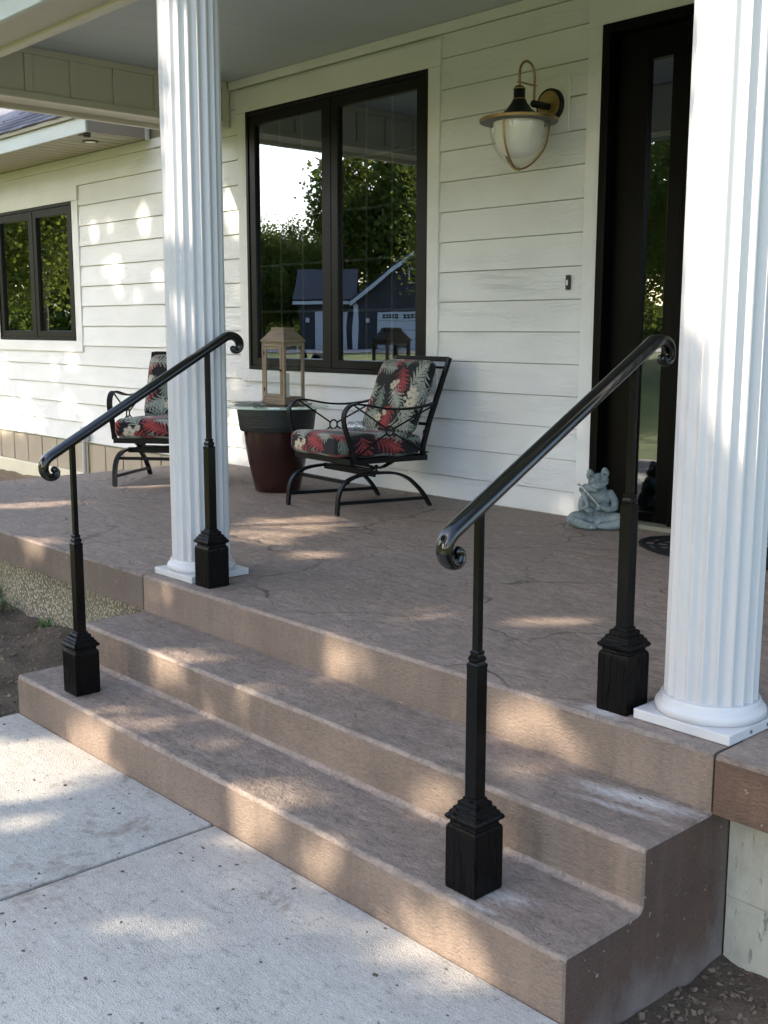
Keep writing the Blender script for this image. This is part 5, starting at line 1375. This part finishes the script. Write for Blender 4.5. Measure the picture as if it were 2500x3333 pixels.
# ------------------------------------------------------------------ tall garden trees between the sun and the porch
# crown gaps shaped to place sunlight, outlines in the plane across the sun (metres)
GAPS = [
 [-2.72,0.75,-2.5,0.75,-2.5,1.65,-2.72,1.65],
 [-2.67,0.42,-2.55,0.42,-2.55,0.6,-2.67,0.6],
 [-0.32,0.86,0.0,0.8,0.03,2.35,-0.3,2.35],
 [-1.86,-1.21,-1.76,-1.24,-1.73,-1.34,-1.81,-1.45,-1.94,-1.55,-2.1,-1.58,-2.22,-1.55,-2.25,-1.45,-2.17,-1.33,-2.02,-1.24],
 [-1.45,-1.27,-1.35,-1.31,-1.38,-1.38,-1.51,-1.47,-1.71,-1.53,-1.9,-1.55,-2.01,-1.53,-1.99,-1.46,-1.84,-1.36,-1.63,-1.3],
 [-1.83,-1.22,-1.76,-1.23,-1.75,-1.27,-1.77,-1.31,-1.84,-1.35,-1.92,-1.36,-1.99,-1.35,-2.01,-1.3,-1.98,-1.27,-1.92,-1.23],
 [-0.43,-1.15,-0.4,-1.16,-0.4,-1.19,-0.41,-1.22,-0.46,-1.25,-0.51,-1.26,-0.54,-1.25,-0.54,-1.21,-0.53,-1.18,-0.48,-1.15],
 [-1.76,-1.26,-1.67,-1.29,-1.66,-1.37,-1.72,-1.47,-1.85,-1.55,-1.98,-1.59,-2.06,-1.57,-2.09,-1.48,-2.02,-1.37,-1.89,-1.29],
 [-0.69,-1.02,-0.65,-1.03,-0.64,-1.07,-0.65,-1.11,-0.69,-1.15,-0.72,-1.16,-0.76,-1.15,-0.77,-1.11,-0.76,-1.07,-0.74,-1.03],
 [-0.3,-0.93,-0.27,-0.94,-0.27,-0.98,-0.32,-1.0,-0.38,-1.03,-0.44,-1.03,-0.48,-1.02,-0.47,-0.98,-0.42,-0.94,-0.36,-0.93],
 [-1.37,-1.33,-1.3,-1.34,-1.24,-1.38,-1.24,-1.41,-1.26,-1.46,-1.34,-1.47,-1.41,-1.46,-1.47,-1.42,-1.48,-1.38,-1.45,-1.34],
 [-0.49,-1.18,-0.47,-1.2,-0.47,-1.23,-0.49,-1.28,-0.53,-1.3,-0.58,-1.31,-0.61,-1.3,-0.61,-1.26,-0.59,-1.23,-0.54,-1.19],
 [-0.36,-1.1,-0.33,-1.11,-0.33,-1.14,-0.35,-1.17,-0.39,-1.21,-0.44,-1.21,-0.46,-1.2,-0.47,-1.17,-0.45,-1.14,-0.4,-1.1],
 [0.05,-0.8,0.07,-0.81,0.07,-0.85,0.04,-0.88,-0.02,-0.89,-0.07,-0.89,-0.1,-0.88,-0.08,-0.84,-0.05,-0.81,0.0,-0.8],
 [0.03,-0.81,0.06,-0.83,0.04,-0.88,-0.03,-0.92,-0.13,-0.94,-0.2,-0.93,-0.24,-0.91,-0.22,-0.87,-0.14,-0.82,-0.04,-0.81],
 [-0.11,-0.88,-0.08,-0.89,-0.08,-0.92,-0.12,-0.96,-0.18,-0.97,-0.23,-0.97,-0.27,-0.94,-0.25,-0.92,-0.22,-0.89,-0.17,-0.88],
 [-1.73,-1.1,-1.77,-1.17,-1.85,-1.24,-1.95,-1.29,-2.02,-1.3,-2.05,-1.25,-2.01,-1.18,-1.93,-1.11,-1.83,-1.06,-1.76,-1.06],
 [-0.74,-0.86,-0.77,-0.94,-0.85,-1.02,-0.95,-1.08,-1.03,-1.1,-1.07,-1.05,-1.03,-0.96,-0.95,-0.88,-0.84,-0.83,-0.77,-0.82],
 [-0.45,-0.8,-0.48,-0.87,-0.55,-0.94,-0.64,-0.99,-0.71,-1.0,-0.74,-0.95,-0.71,-0.88,-0.64,-0.81,-0.55,-0.76,-0.48,-0.75],
 [-0.04,-0.7,-0.06,-0.76,-0.12,-0.82,-0.21,-0.87,-0.27,-0.89,-0.31,-0.85,-0.27,-0.79,-0.21,-0.73,-0.12,-0.68,-0.06,-0.67],
 [0.04,-0.73,0.03,-0.78,-0.02,-0.83,-0.1,-0.87,-0.14,-0.89,-0.17,-0.86,-0.14,-0.81,-0.1,-0.76,-0.04,-0.72,0.03,-0.7],
 [-1.62,-0.95,-1.59,-0.96,-1.6,-1.0,-1.66,-1.04,-1.73,-1.06,-1.81,-1.06,-1.84,-1.05,-1.83,-1.01,-1.77,-0.99,-1.7,-0.95],
 [-1.32,-0.86,-1.29,-0.87,-1.29,-0.9,-1.34,-0.93,-1.39,-0.95,-1.45,-0.96,-1.49,-0.93,-1.48,-0.91,-1.44,-0.89,-1.38,-0.87],
 [-0.8,-0.73,-0.76,-0.76,-0.78,-0.82,-0.86,-0.87,-0.97,-0.9,-1.05,-0.92,-1.1,-0.89,-1.08,-0.84,-0.99,-0.78,-0.88,-0.75],
 [-1.82,-0.99,-1.78,-1.0,-1.78,-1.03,-1.81,-1.05,-1.87,-1.08,-1.94,-1.08,-1.98,-1.07,-1.99,-1.04,-1.95,-1.02,-1.89,-0.99],
 [-1.9,-0.8,-1.92,-0.85,-1.98,-0.91,-2.06,-0.95,-2.12,-0.95,-2.14,-0.91,-2.12,-0.85,-2.05,-0.79,-1.97,-0.76,-1.91,-0.76],
 [-1.46,-0.73,-1.49,-0.77,-1.57,-0.84,-1.68,-0.88,-1.77,-0.91,-1.79,-0.88,-1.75,-0.84,-1.67,-0.77,-1.57,-0.73,-1.49,-0.7],
 [-0.41,-0.47,-0.44,-0.54,-0.51,-0.61,-0.61,-0.67,-0.69,-0.68,-0.73,-0.64,-0.69,-0.58,-0.61,-0.51,-0.52,-0.46,-0.44,-0.45],
 [-0.23,-0.45,-0.24,-0.51,-0.27,-0.58,-0.31,-0.6,-0.34,-0.58,-0.35,-0.53,-0.35,-0.45,-0.31,-0.4,-0.28,-0.38,-0.24,-0.4],
 [-1.87,-0.64,-1.84,-0.67,-1.84,-0.72,-1.89,-0.77,-1.97,-0.8,-2.06,-0.81,-2.1,-0.8,-2.1,-0.75,-2.04,-0.69,-1.96,-0.66],
 [-0.38,-0.29,-0.34,-0.32,-0.34,-0.34,-0.39,-0.38,-0.46,-0.39,-0.52,-0.39,-0.57,-0.37,-0.56,-0.33,-0.51,-0.29,-0.44,-0.28],
 [-1.46,-0.62,-1.43,-0.63,-1.44,-0.66,-1.49,-0.68,-1.55,-0.7,-1.6,-0.71,-1.63,-0.7,-1.62,-0.67,-1.57,-0.65,-1.51,-0.62],
 [-2.53,-0.61,-2.55,-0.66,-2.62,-0.7,-2.71,-0.73,-2.78,-0.74,-2.81,-0.72,-2.77,-0.67,-2.7,-0.62,-2.61,-0.6,-2.55,-0.59],
 [-1.29,-0.35,-1.32,-0.42,-1.41,-0.5,-1.52,-0.55,-1.62,-0.55,-1.65,-0.52,-1.62,-0.43,-1.52,-0.35,-1.41,-0.3,-1.32,-0.3],
 [-0.47,-0.16,-0.5,-0.22,-0.58,-0.29,-0.68,-0.35,-0.76,-0.35,-0.8,-0.32,-0.76,-0.23,-0.68,-0.16,-0.58,-0.11,-0.51,-0.11],
 [-0.37,-0.17,-0.38,-0.22,-0.42,-0.26,-0.46,-0.28,-0.5,-0.28,-0.52,-0.26,-0.51,-0.21,-0.46,-0.17,-0.42,-0.15,-0.38,-0.15],
 [-3.84,0.05,-3.56,-0.04,-3.38,-0.16,-3.37,-0.28,-3.51,-0.37,-3.78,-0.38,-4.08,-0.32,-4.28,-0.18,-4.31,-0.05,-4.14,0.05],
 [-1.66,-0.02,-1.57,-0.05,-1.56,-0.13,-1.61,-0.2,-1.71,-0.26,-1.8,-0.26,-1.89,-0.23,-1.91,-0.15,-1.86,-0.07,-1.75,-0.02],
 [-5.21,-0.64,-5.1,-0.69,-5.03,-0.79,-5.02,-0.92,-5.07,-1.02,-5.17,-1.06,-5.28,-1.02,-5.35,-0.92,-5.37,-0.79,-5.31,-0.68],
 [-5.99,-0.24,-5.86,-0.27,-5.78,-0.38,-5.77,-0.5,-5.82,-0.59,-5.91,-0.63,-6.03,-0.59,-6.12,-0.48,-6.14,-0.36,-6.1,-0.26],
 [-3.8,-0.79,-3.71,-0.81,-3.7,-0.87,-3.75,-0.95,-3.83,-1.01,-3.94,-1.03,-4.02,-1.01,-4.04,-0.95,-3.99,-0.87,-3.89,-0.81],
 [-2.91,-0.06,-2.85,-0.08,-2.85,-0.16,-2.88,-0.22,-2.97,-0.28,-3.05,-0.29,-3.11,-0.25,-3.13,-0.19,-3.08,-0.12,-3.0,-0.07],
 [-1.36,0.22,-1.32,0.19,-1.32,0.11,-1.37,0.04,-1.44,-0.01,-1.51,-0.02,-1.56,0.01,-1.55,0.09,-1.5,0.16,-1.43,0.22],
 [-1.35,0.63,-1.24,0.59,-1.16,0.54,-1.18,0.53,-1.26,0.54,-1.38,0.57,-1.5,0.63,-1.58,0.67,-1.57,0.7,-1.47,0.68],
 [-8.16,1.56,-8.19,1.48,-8.25,1.43,-8.32,1.41,-8.38,1.45,-8.4,1.52,-8.37,1.6,-8.31,1.66,-8.23,1.67,-8.18,1.63],
 [-8.58,1.12,-8.62,1.02,-8.74,0.95,-8.87,0.92,-8.98,0.95,-9.02,1.03,-8.97,1.12,-8.85,1.2,-8.72,1.22,-8.61,1.19],
 [-8.63,0.92,-8.65,0.86,-8.71,0.82,-8.77,0.8,-8.82,0.83,-8.84,0.87,-8.81,0.93,-8.76,0.97,-8.69,0.98,-8.64,0.96],
 [-9.04,1.34,-9.04,1.27,-9.08,1.21,-9.14,1.19,-9.21,1.22,-9.25,1.28,-9.25,1.36,-9.21,1.41,-9.15,1.43,-9.08,1.4],
 [-7.94,1.15,-7.98,1.08,-8.06,1.03,-8.16,1.01,-8.24,1.03,-8.27,1.08,-8.24,1.15,-8.15,1.21,-8.05,1.23,-7.97,1.2],
 [-10.53,-0.56,-10.59,-0.72,-10.76,-0.85,-10.96,-0.9,-11.1,-0.87,-11.15,-0.74,-11.07,-0.58,-10.9,-0.45,-10.71,-0.41,-10.57,-0.44],
 [-9.59,-0.28,-9.64,-0.37,-9.75,-0.46,-9.89,-0.5,-9.99,-0.47,-10.03,-0.4,-9.97,-0.3,-9.86,-0.22,-9.73,-0.18,-9.63,-0.21],
 [-9.28,-0.31,-9.31,-0.37,-9.38,-0.42,-9.46,-0.45,-9.53,-0.43,-9.55,-0.38,-9.52,-0.32,-9.45,-0.27,-9.37,-0.25,-9.3,-0.26],
 [-11.04,-0.36,-11.08,-0.47,-11.17,-0.56,-11.27,-0.59,-11.35,-0.55,-11.37,-0.45,-11.32,-0.33,-11.23,-0.24,-11.13,-0.22,-11.06,-0.26],
 [-9.93,-0.05,-9.97,-0.14,-10.05,-0.21,-10.15,-0.23,-10.23,-0.2,-10.25,-0.13,-10.21,-0.04,-10.12,0.03,-10.02,0.06,-9.95,0.03],
 [-9.53,0.13,-9.56,0.06,-9.64,-0.01,-9.73,-0.03,-9.81,-0.01,-9.83,0.06,-9.79,0.14,-9.71,0.2,-9.62,0.22,-9.55,0.2],
 [-10.61,-0.73,-10.71,-0.83,-10.96,-0.94,-11.28,-1.04,-11.53,-1.07,-11.62,-1.03,-11.51,-0.92,-11.25,-0.8,-10.93,-0.71,-10.7,-0.69],
 [-10.24,-0.62,-10.28,-0.69,-10.38,-0.76,-10.51,-0.8,-10.61,-0.79,-10.64,-0.74,-10.59,-0.67,-10.49,-0.6,-10.36,-0.57,-10.27,-0.58],
 [-8.77,1.41,-8.79,1.37,-8.83,1.33,-8.88,1.33,-8.91,1.35,-8.93,1.39,-8.91,1.43,-8.87,1.46,-8.82,1.47,-8.78,1.45],
 [-8.35,0.93,-8.38,0.88,-8.43,0.84,-8.49,0.83,-8.54,0.84,-8.56,0.88,-8.53,0.93,-8.48,0.97,-8.42,0.98,-8.37,0.96],
 [-6.84,1.91,-6.87,1.79,-6.94,1.7,-7.02,1.69,-7.09,1.75,-7.11,1.86,-7.08,1.98,-7.01,2.06,-6.92,2.08,-6.86,2.02],
 [-6.85,1.69,-6.88,1.66,-6.94,1.64,-7.01,1.62,-7.07,1.63,-7.09,1.65,-7.07,1.68,-7.01,1.7,-6.93,1.71,-6.88,1.71],
 [-6.87,1.31,-6.88,1.27,-6.92,1.23,-6.97,1.22,-7.01,1.24,-7.02,1.27,-7.01,1.31,-6.97,1.34,-6.92,1.35,-6.88,1.34],
 [-6.88,0.29,-6.91,0.21,-6.97,0.14,-7.04,0.12,-7.1,0.15,-7.12,0.22,-7.1,0.31,-7.04,0.37,-6.96,0.39,-6.9,0.36],
 [-6.94,0.44,-6.95,0.4,-6.99,0.37,-7.04,0.36,-7.08,0.37,-7.1,0.39,-7.08,0.43,-7.04,0.46,-6.99,0.48,-6.95,0.47],
 [-5.89,0.9,-5.9,0.85,-5.94,0.81,-5.99,0.8,-6.02,0.82,-6.04,0.86,-6.02,0.91,-5.98,0.95,-5.94,0.96,-5.9,0.94],
 [-6.81,0.14,-6.84,0.08,-6.92,0.01,-7.02,-0.02,-7.1,-0.01,-7.13,0.04,-7.09,0.11,-7.01,0.17,-6.91,0.2,-6.83,0.19],
 [-6.85,0.65,-6.87,0.61,-6.93,0.57,-7.01,0.55,-7.06,0.56,-7.09,0.58,-7.06,0.62,-7.0,0.66,-6.93,0.68,-6.87,0.67],
 [-3.53,1.3,-3.54,1.27,-3.57,1.25,-3.61,1.24,-3.64,1.24,-3.66,1.26,-3.64,1.29,-3.61,1.31,-3.57,1.32,-3.54,1.31],
 [-3.61,1.22,-3.63,1.2,-3.68,1.17,-3.75,1.15,-3.81,1.14,-3.83,1.16,-3.81,1.19,-3.75,1.22,-3.69,1.24,-3.63,1.24],
 [-3.58,0.86,-3.6,0.82,-3.67,0.79,-3.77,0.75,-3.85,0.74,-3.88,0.75,-3.85,0.79,-3.77,0.83,-3.68,0.86,-3.6,0.87],
 [0.18,-0.01,0.18,-0.05,0.15,-0.09,0.13,-0.1,0.1,-0.09,0.09,-0.05,0.1,-0.01,0.12,0.03,0.14,0.04,0.17,0.03],
 [0.09,-0.04,0.09,-0.06,0.08,-0.07,0.06,-0.09,0.05,-0.09,0.05,-0.06,0.05,-0.05,0.06,-0.03,0.07,-0.01,0.09,-0.03]]

Sv = np.array(SUN); E1 = np.cross([0, 0, 1], Sv); E1 /= np.linalg.norm(E1); E2 = np.cross(Sv, E1)
def shade_tree(uc, vc, tc, ru, rv, rt, n, seed, foot, zmin, label):
    r = np.random.default_rng(seed)
    cl = r.normal(size=(150, 3)); cl /= np.linalg.norm(cl, axis=1)[:, None]; cl *= (r.random(150) ** 0.33)[:, None] * 0.92
    k = r.integers(0, 150, n)
    q = cl[k] + r.normal(size=(n, 3)) * 0.115
    un_ = r.normal(size=(n // 2, 3)); un_ /= np.linalg.norm(un_, axis=1)[:, None]; un_ *= (r.random(n // 2) ** 0.33)[:, None]
    q = np.concatenate([q, un_])
    U = uc + q[:, 0] * ru; V = vc + q[:, 1] * rv; T = tc + q[:, 2] * rt
    keep = np.ones(len(U), bool)
    for P in GAPS:
        q2 = np.array(P).reshape(-1, 2); c2 = q2.mean(0); rg = np.ptp(q2, 0).max()
        near = (np.abs(U - c2[0]) < rg * 1.3) & (np.abs(V - c2[1]) < rg * 1.3); ix = np.nonzero(near)[0]
        if len(ix) == 0: continue
        wob = 0.16 * np.sin(7 * np.arctan2(V[ix] - c2[1], U[ix] - c2[0]) + c2[0] * 9) + 0.10 * np.sin(13 * np.arctan2(V[ix] - c2[1], U[ix] - c2[0]) + c2[1] * 17)
        uu, vv = c2[0] + (U[ix] - c2[0]) / (1 + wob), c2[1] + (V[ix] - c2[1]) / (1 + wob)
        keep[ix] &= ~in_poly(uu, vv, P)
        halo = in_poly(uu, vv, c2 + (q2 - c2) * 1.75)
        keep[ix] &= ~(halo & (r.random(len(ix)) < (0.48 if c2[0] > -6.2 else 0.28)))
    C0 = U[:, None] * E1 + V[:, None] * E2 + T[:, None] * Sv
    keep &= C0[:, 2] > zmin
    C0 = C0[keep]
    root = tag(empty('shade_tree', foot), label, 'tree', 'tall trees shading the porch')
    off = np.array(foot)
    link('crown', leaf_mesh('crown', C0 - off, 0.155, M['leaf'], seed + 1), root)
    cc = uc * E1 + vc * E2 + tc * Sv - off
    limbs = []
    for i in range(16):
        w = (uc + cl[i, 0] * ru * .9) * E1 + (vc + cl[i, 1] * rv * .9) * E2 + (tc + cl[i, 2] * rt * .9) * Sv - off
        if w[2] + off[2] > zmin: limbs.append(w)
    # keep bare limbs out of the openings
    good = []
    for w in limbs:
        X = np.array([w * s + cc * (1 - s) + off for s in np.linspace(0, 1, 12)]); uu, vv = X @ E1, X @ E2
        if not any(in_poly(uu, vv, P).any() for P in GAPS): good.append(w)
    trunk_mb((0, 0, 0), cc * np.array([1, 1, 0.92]), 0.17, good, seed, 5.4).build('trunk', M['bark'], root, smooth=60)
def foot(x, y): return (x, y, float(ground_z(x, y)))
shade_tree(-10.6, 0.35, 16.3, 2.4, 2.0, 1.5, 21000, 1, foot(-15.2, -9.2), 4.65, 'leafy maple standing furthest left of the garden trees that shade the porch')
shade_tree(-7.6, 0.70, 15.8, 2.4, 2.2, 1.5, 23000, 2, foot(-12.9, -9.9), 4.5, 'leafy maple shading the stretch of wall left of the column')
shade_tree(-4.6, 0.35, 12.2, 2.3, 2.5, 1.5, 24000, 3, foot(-8.2, -8.4), 4.0, 'leafy maple shading the middle of the porch')
shade_tree(-1.8, 0.15, 11.6, 2.2, 2.7, 1.5, 25000, 4, foot(-5.6, -8.9), 3.0, 'leafy maple shading the steps and walkway')
shade_tree(0.8, 0.20, 11.4, 2.2, 2.7, 1.5, 22000, 5, foot(-3.2, -9.8), 3.0, 'leafy maple shading the right end of the steps')

# ------------------------------------------------------------------ the view across the lawn, mirrored in the windows
def proto_deciduous(seed, h, rx, n, leaf):
    r = np.random.default_rng(seed); nc = 60
    cl = r.normal(size=(nc, 3)); cl /= np.linalg.norm(cl, axis=1)[:, None]; cl *= (0.45 + 0.5 * r.random(nc))[:, None]
    k = r.integers(0, nc, n); q = cl[k] + r.normal(size=(n, 3)) * 0.13
    C0 = np.stack([q[:, 0] * rx, q[:, 1] * rx, h * 0.56 + q[:, 2] * h * 0.42], 1)
    C0 = C0[C0[:, 2] > h * 0.06]
    limbs = [(cl[i, 0] * rx * .8, cl[i, 1] * rx * .8, h * 0.56 + cl[i, 2] * h * 0.34) for i in range(10)]
    return leaf_mesh('crown', C0, leaf, M['leaf'], seed + 1), trunk_mb((0, 0, 0), (0, 0, h * 0.8), h * 0.022, limbs, seed).mesh('trunk', M['bark'], 60)
def proto_conifer(seed, h, rx, n, leaf):
    r = np.random.default_rng(seed); z = r.random(n) ** 1.35
    lay = np.clip(np.floor(z * 19) / 19 + r.normal(size=n) * 0.022, 0, 1)
    a = r.random(n) * 2 * np.pi; br = np.floor(a / (2 * np.pi) * 11) / 11 * 2 * np.pi + r.normal(size=n) * 0.12 + lay * 37
    rr = (1.01 - lay) ** 0.9 * (0.10 + 0.85 * r.random(n) ** 0.6)
    C0 = np.stack([np.cos(br) * rr * rx, np.sin(br) * rr * rx, h * (0.04 + 0.96 * lay) - rr * h * 0.07 + r.normal(size=n) * 0.06], 1)
    return leaf_mesh('crown', C0, leaf, M['leaf_dark'], seed + 1, 0.5), trunk_mb((0, 0, 0), (0, 0, h * 0.97), h * 0.02, [], seed).mesh('trunk', M['bark'], 60)
pd = [proto_deciduous(31, 14.0, 5.2, 15000, 0.34), proto_deciduous(33, 14.0, 4.4, 13000, 0.30)]
pc = [proto_conifer(35, 10.0, 2.5, 12000, 0.30)]
pn = [proto_deciduous(37, 14.0, 5.0, 42000, 0.17), proto_deciduous(39, 14.0, 4.6, 40000, 0.16)]
def far_tree(p, x, y, s, rz, label):
    root = tag(empty('lawn_tree', foot(x, y), rz), label, 'tree', 'trees across the lawn')
    root.scale = (s, s, s)
    link('crown', p[0], root); link('trunk', p[1], root)
far_tree(pd[1], -55.5, -33.0, 0.58, 0.3, 'rounded tree furthest left in the large window reflection')
far_tree(pd[0], -58.6, -36.0, 0.52, 1.3, 'taller leafy tree left of the garage in the large window reflection')
far_tree(pd[1], -56.0, -36.4, 0.56, 2.2, 'rounded tree second from the left in the large window reflection')
far_tree(pn[1], -56.9, -38.0, 0.50, 2.0, 'low leafy tree nearest the garage in the large window reflection')
far_tree(pd[1], -62.4, -46.0, 0.88, 0.5, 'tall tree rising left of the reflected garage roof')
far_tree(pd[0], -60.8, -51.2, 1.30, 1.9, 'tall dark tree directly behind the reflected garage')
far_tree(pd[1], -57.6, -51.0, 1.35, 3.0, 'tall tree behind the gable of the reflected garage')
far_tree(pd[0], -55.5, -54.6, 1.30, 4.1, 'tall tree right of the reflected garage gable')
far_tree(pd[1], -54.0, -56.0, 1.3, 5.1, 'tall tree far to the right behind the reflected garage')
far_tree(pn[1], -24.3, -20.6, 0.72, 0.7, 'sunlit tree overhanging the right pane of the large window reflection')
far_tree(pn[0], -30.0, -4.6, 0.82, 2.4, 'sunlit leafy tree in the left pane of the small window')
far_tree(pn[1], -33.5, -8.4, 0.95, 1.1, 'darker leafy tree in the right pane of the small window')
far_tree(pn[0], -47.0, -13.0, 1.15, 0.2, 'broad tree behind the others in the small window reflection')
far_tree(pc[0], -44.0, -16.5, 1.35, 0.9, 'tall spruce behind the others in the small window reflection')
far_tree(pn[1], -21.0, -26.0, 0.92, 2.9, 'leafy tree mirrored in the sidelight of the front door')
far_tree(pn[0], -27.0, -35.0, 1.15, 3.6, 'tall tree behind it in the sidelight reflection')
far_tree(pc[0], -17.0, -30.0, 1.15, 0.4, 'spruce beside the tree mirrored in the sidelight')
far_tree(pd[0], -8.0, -38.0, 1.15, 5.5, 'leafy tree across the lawn behind the photographer')
far_tree(pd[1], 6.0, -30.0, 1.0, 1.5, 'leafy tree across the lawn to the right of the photographer')

rw = np.random.default_rng(77); nw = 46000
aw = rw.uniform(math.pi * 0.98, math.pi * 1.78, nw); dw = rw.uniform(112, 132, nw); zw = rw.random(nw) ** 0.8
hw = 5.0 + 3.2 * np.sin(aw * 23) * np.sin(aw * 9.1) + 1.5 * np.sin(aw * 61)
xw, yw = np.cos(aw) * dw, np.sin(aw) * dw
Cw = np.stack([xw, yw, ground_z(xw, yw) + zw * hw], 1)
stuff(tag(link('screening_woods', leaf_mesh('screening_woods', Cw, 0.95, M['leaf_dark'], 78)), 'low dark wood added along the horizon to hide its glare', 'wood'))  # unseen wood added to block bright horizon sky in the reflections

# neighbour's garage
ng = tag(empty('garage_house', (-46.77, -33.82, float(ground_z(-46.77, -33.82))), math.atan2(-0.7365, 0.6764)), 'dark blue garage with white doors and gabled roof mirrored in the large window', 'garage')
def garage(ng):
    W_, hE, hA = 7.4, 2.85, 5.62
    b = MB(); out = [(0, 0), (W_, 0), (W_, hE), (W_ / 2, hA), (0, hE)]; n = 5
    b.add([(x, 0, z) for x, z in out] + [(x, -8, z) for x, z in out], [list(range(n)), list(range(n, 2 * n))[::-1]] + [[i, (i + 1) % n, n + (i + 1) % n, n + i] for i in range(n)])
    b.build('wall', M['n_wall'], ng)
    MB().box(-3.3, -0.01, -7.0, -0.7, 0, 2.75).build('wall', M['n_wall'], ng)
    def slab(p, name, mat):
        b = MB(); v = [Vector(q) for q in p]; nn = (v[1] - v[0]).cross(v[2] - v[0]).normalized() * 0.14
        b.add([tuple(q) for q in v] + [tuple(q - nn) for q in v], [[0, 1, 2, 3], [7, 6, 5, 4], [0, 1, 5, 4], [1, 2, 6, 5], [2, 3, 7, 6], [3, 0, 4, 7]]); return b.build(name, mat, ng)
    k = (hA - hE) / (W_ / 2); e = 0.45
    slab([(-e, 0.4, hE - k * e + .15), (W_ / 2, 0.4, hA + .15), (W_ / 2, -8.3, hA + .15), (-e, -8.3, hE - k * e + .15)], 'roof', M['n_roof'])
    slab([(W_ + e, 0.4, hE - k * e + .15), (W_ / 2, 0.4, hA + .15), (W_ / 2, -8.3, hA + .15), (W_ + e, -8.3, hE - k * e + .15)], 'roof', M['n_roof'])
    for s in (-1, 1):
        x = lambda q: W_ / 2 + s * q
        slab([(x(W_ / 2 + e), 0.46, hE - k * e + .18), (x(0), 0.46, hA + .18), (x(0), 0.46, hA - .06), (x(W_ / 2 + e), 0.46, hE - k * e - .06)], 'rake_board', M['n_white'])
    slab([(-3.65, -0.35, 2.72), (-0.03, -0.35, 2.72), (-0.03, -3.8, 4.55), (-3.65, -3.8, 4.55)], 'roof', M['n_roof'])
    slab([(-3.65, -7.3, 2.72), (-0.03, -7.3, 2.72), (-0.03, -3.8, 4.55), (-3.65, -3.8, 4.55)], 'roof', M['n_roof'])
    MB().box(-3.65, -0.05, -0.42, -0.30, 2.56, 2.74).build('gutter', M['n_white'], ng)
    g = MB().box(1.15, 6.2, 0.02, 0.10, 0.0, 2.16).build('garage_door', M['n_white'], ng)
    for i in range(4):
        xx = 1.45 + i * 1.22
        f = MB().box(xx, xx + 0.95, 0.101, 0.125, 1.78, 2.02).build('window_band', M['n_glass'], g)
        for j in range(1, 5): MB().box(xx + 0.19 * j - 0.018, xx + 0.19 * j + 0.018, 0.126, 0.14, 1.78, 2.02).build('bar', M['n_white'], g)
        MB().box(xx, xx + 0.95, 0.141, 0.15, 1.885, 1.915).build('bar', M['n_white'], g)
    for z in (0.55, 1.09, 1.63): MB().box(1.16, 6.19, 0.101, 0.106, z - 0.012, z + 0.012).build('panel_joint', M['n_wall'], g)
    MB().box(-2.4, -0.6, -0.68, -0.60, 0, 2.16).build('garage_door', M['n_white'], ng)
    MB().box(-0.25, 0.05, -0.68, 0.03, 0, 2.55).build('corner_board', M['n_white'], ng)
    wdw = MB().box(2.95, 3.65, 0.02, 0.10, 3.75, 4.60).build('window', M['n_white'], ng)
    MB().box(3.03, 3.57, 0.101, 0.115, 3.83, 4.52).build('pane', M['n_glass'], wdw)
    for x in (0.55, 6.7, -2.85): MB().box(x - 0.10, x + 0.10, 0.01 if x > 0 else -0.69, 0.16 if x > 0 else -0.55, 1.55, 1.80).build('wall_light', M['n_white'], ng)
garage(ng)
a_ = Vector((0.6764, -0.7365, 0)); t_ = Vector((0.7365, 0.6764, 0)); o_ = Vector((-46.77, -33.82, 0))
vs = []; fs = []; nx, ny = 16, 7
for i in range(nx):
    for j in range(ny):
        p = o_ + a_ * (-14 + 34 * i / (nx - 1)) + t_ * (0.2 + 7.5 * j / (ny - 1)); vs.append((p.x, p.y, float(ground_z(p.x, p.y)) + 0.03))
for i in range(nx - 1):
    for j in range(ny - 1): fs.append([i * ny + j, (i + 1) * ny + j, (i + 1) * ny + j + 1, i * ny + j + 1])
b = MB(); b.add(vs, fs); struct(b.build('driveway', M['drive']))
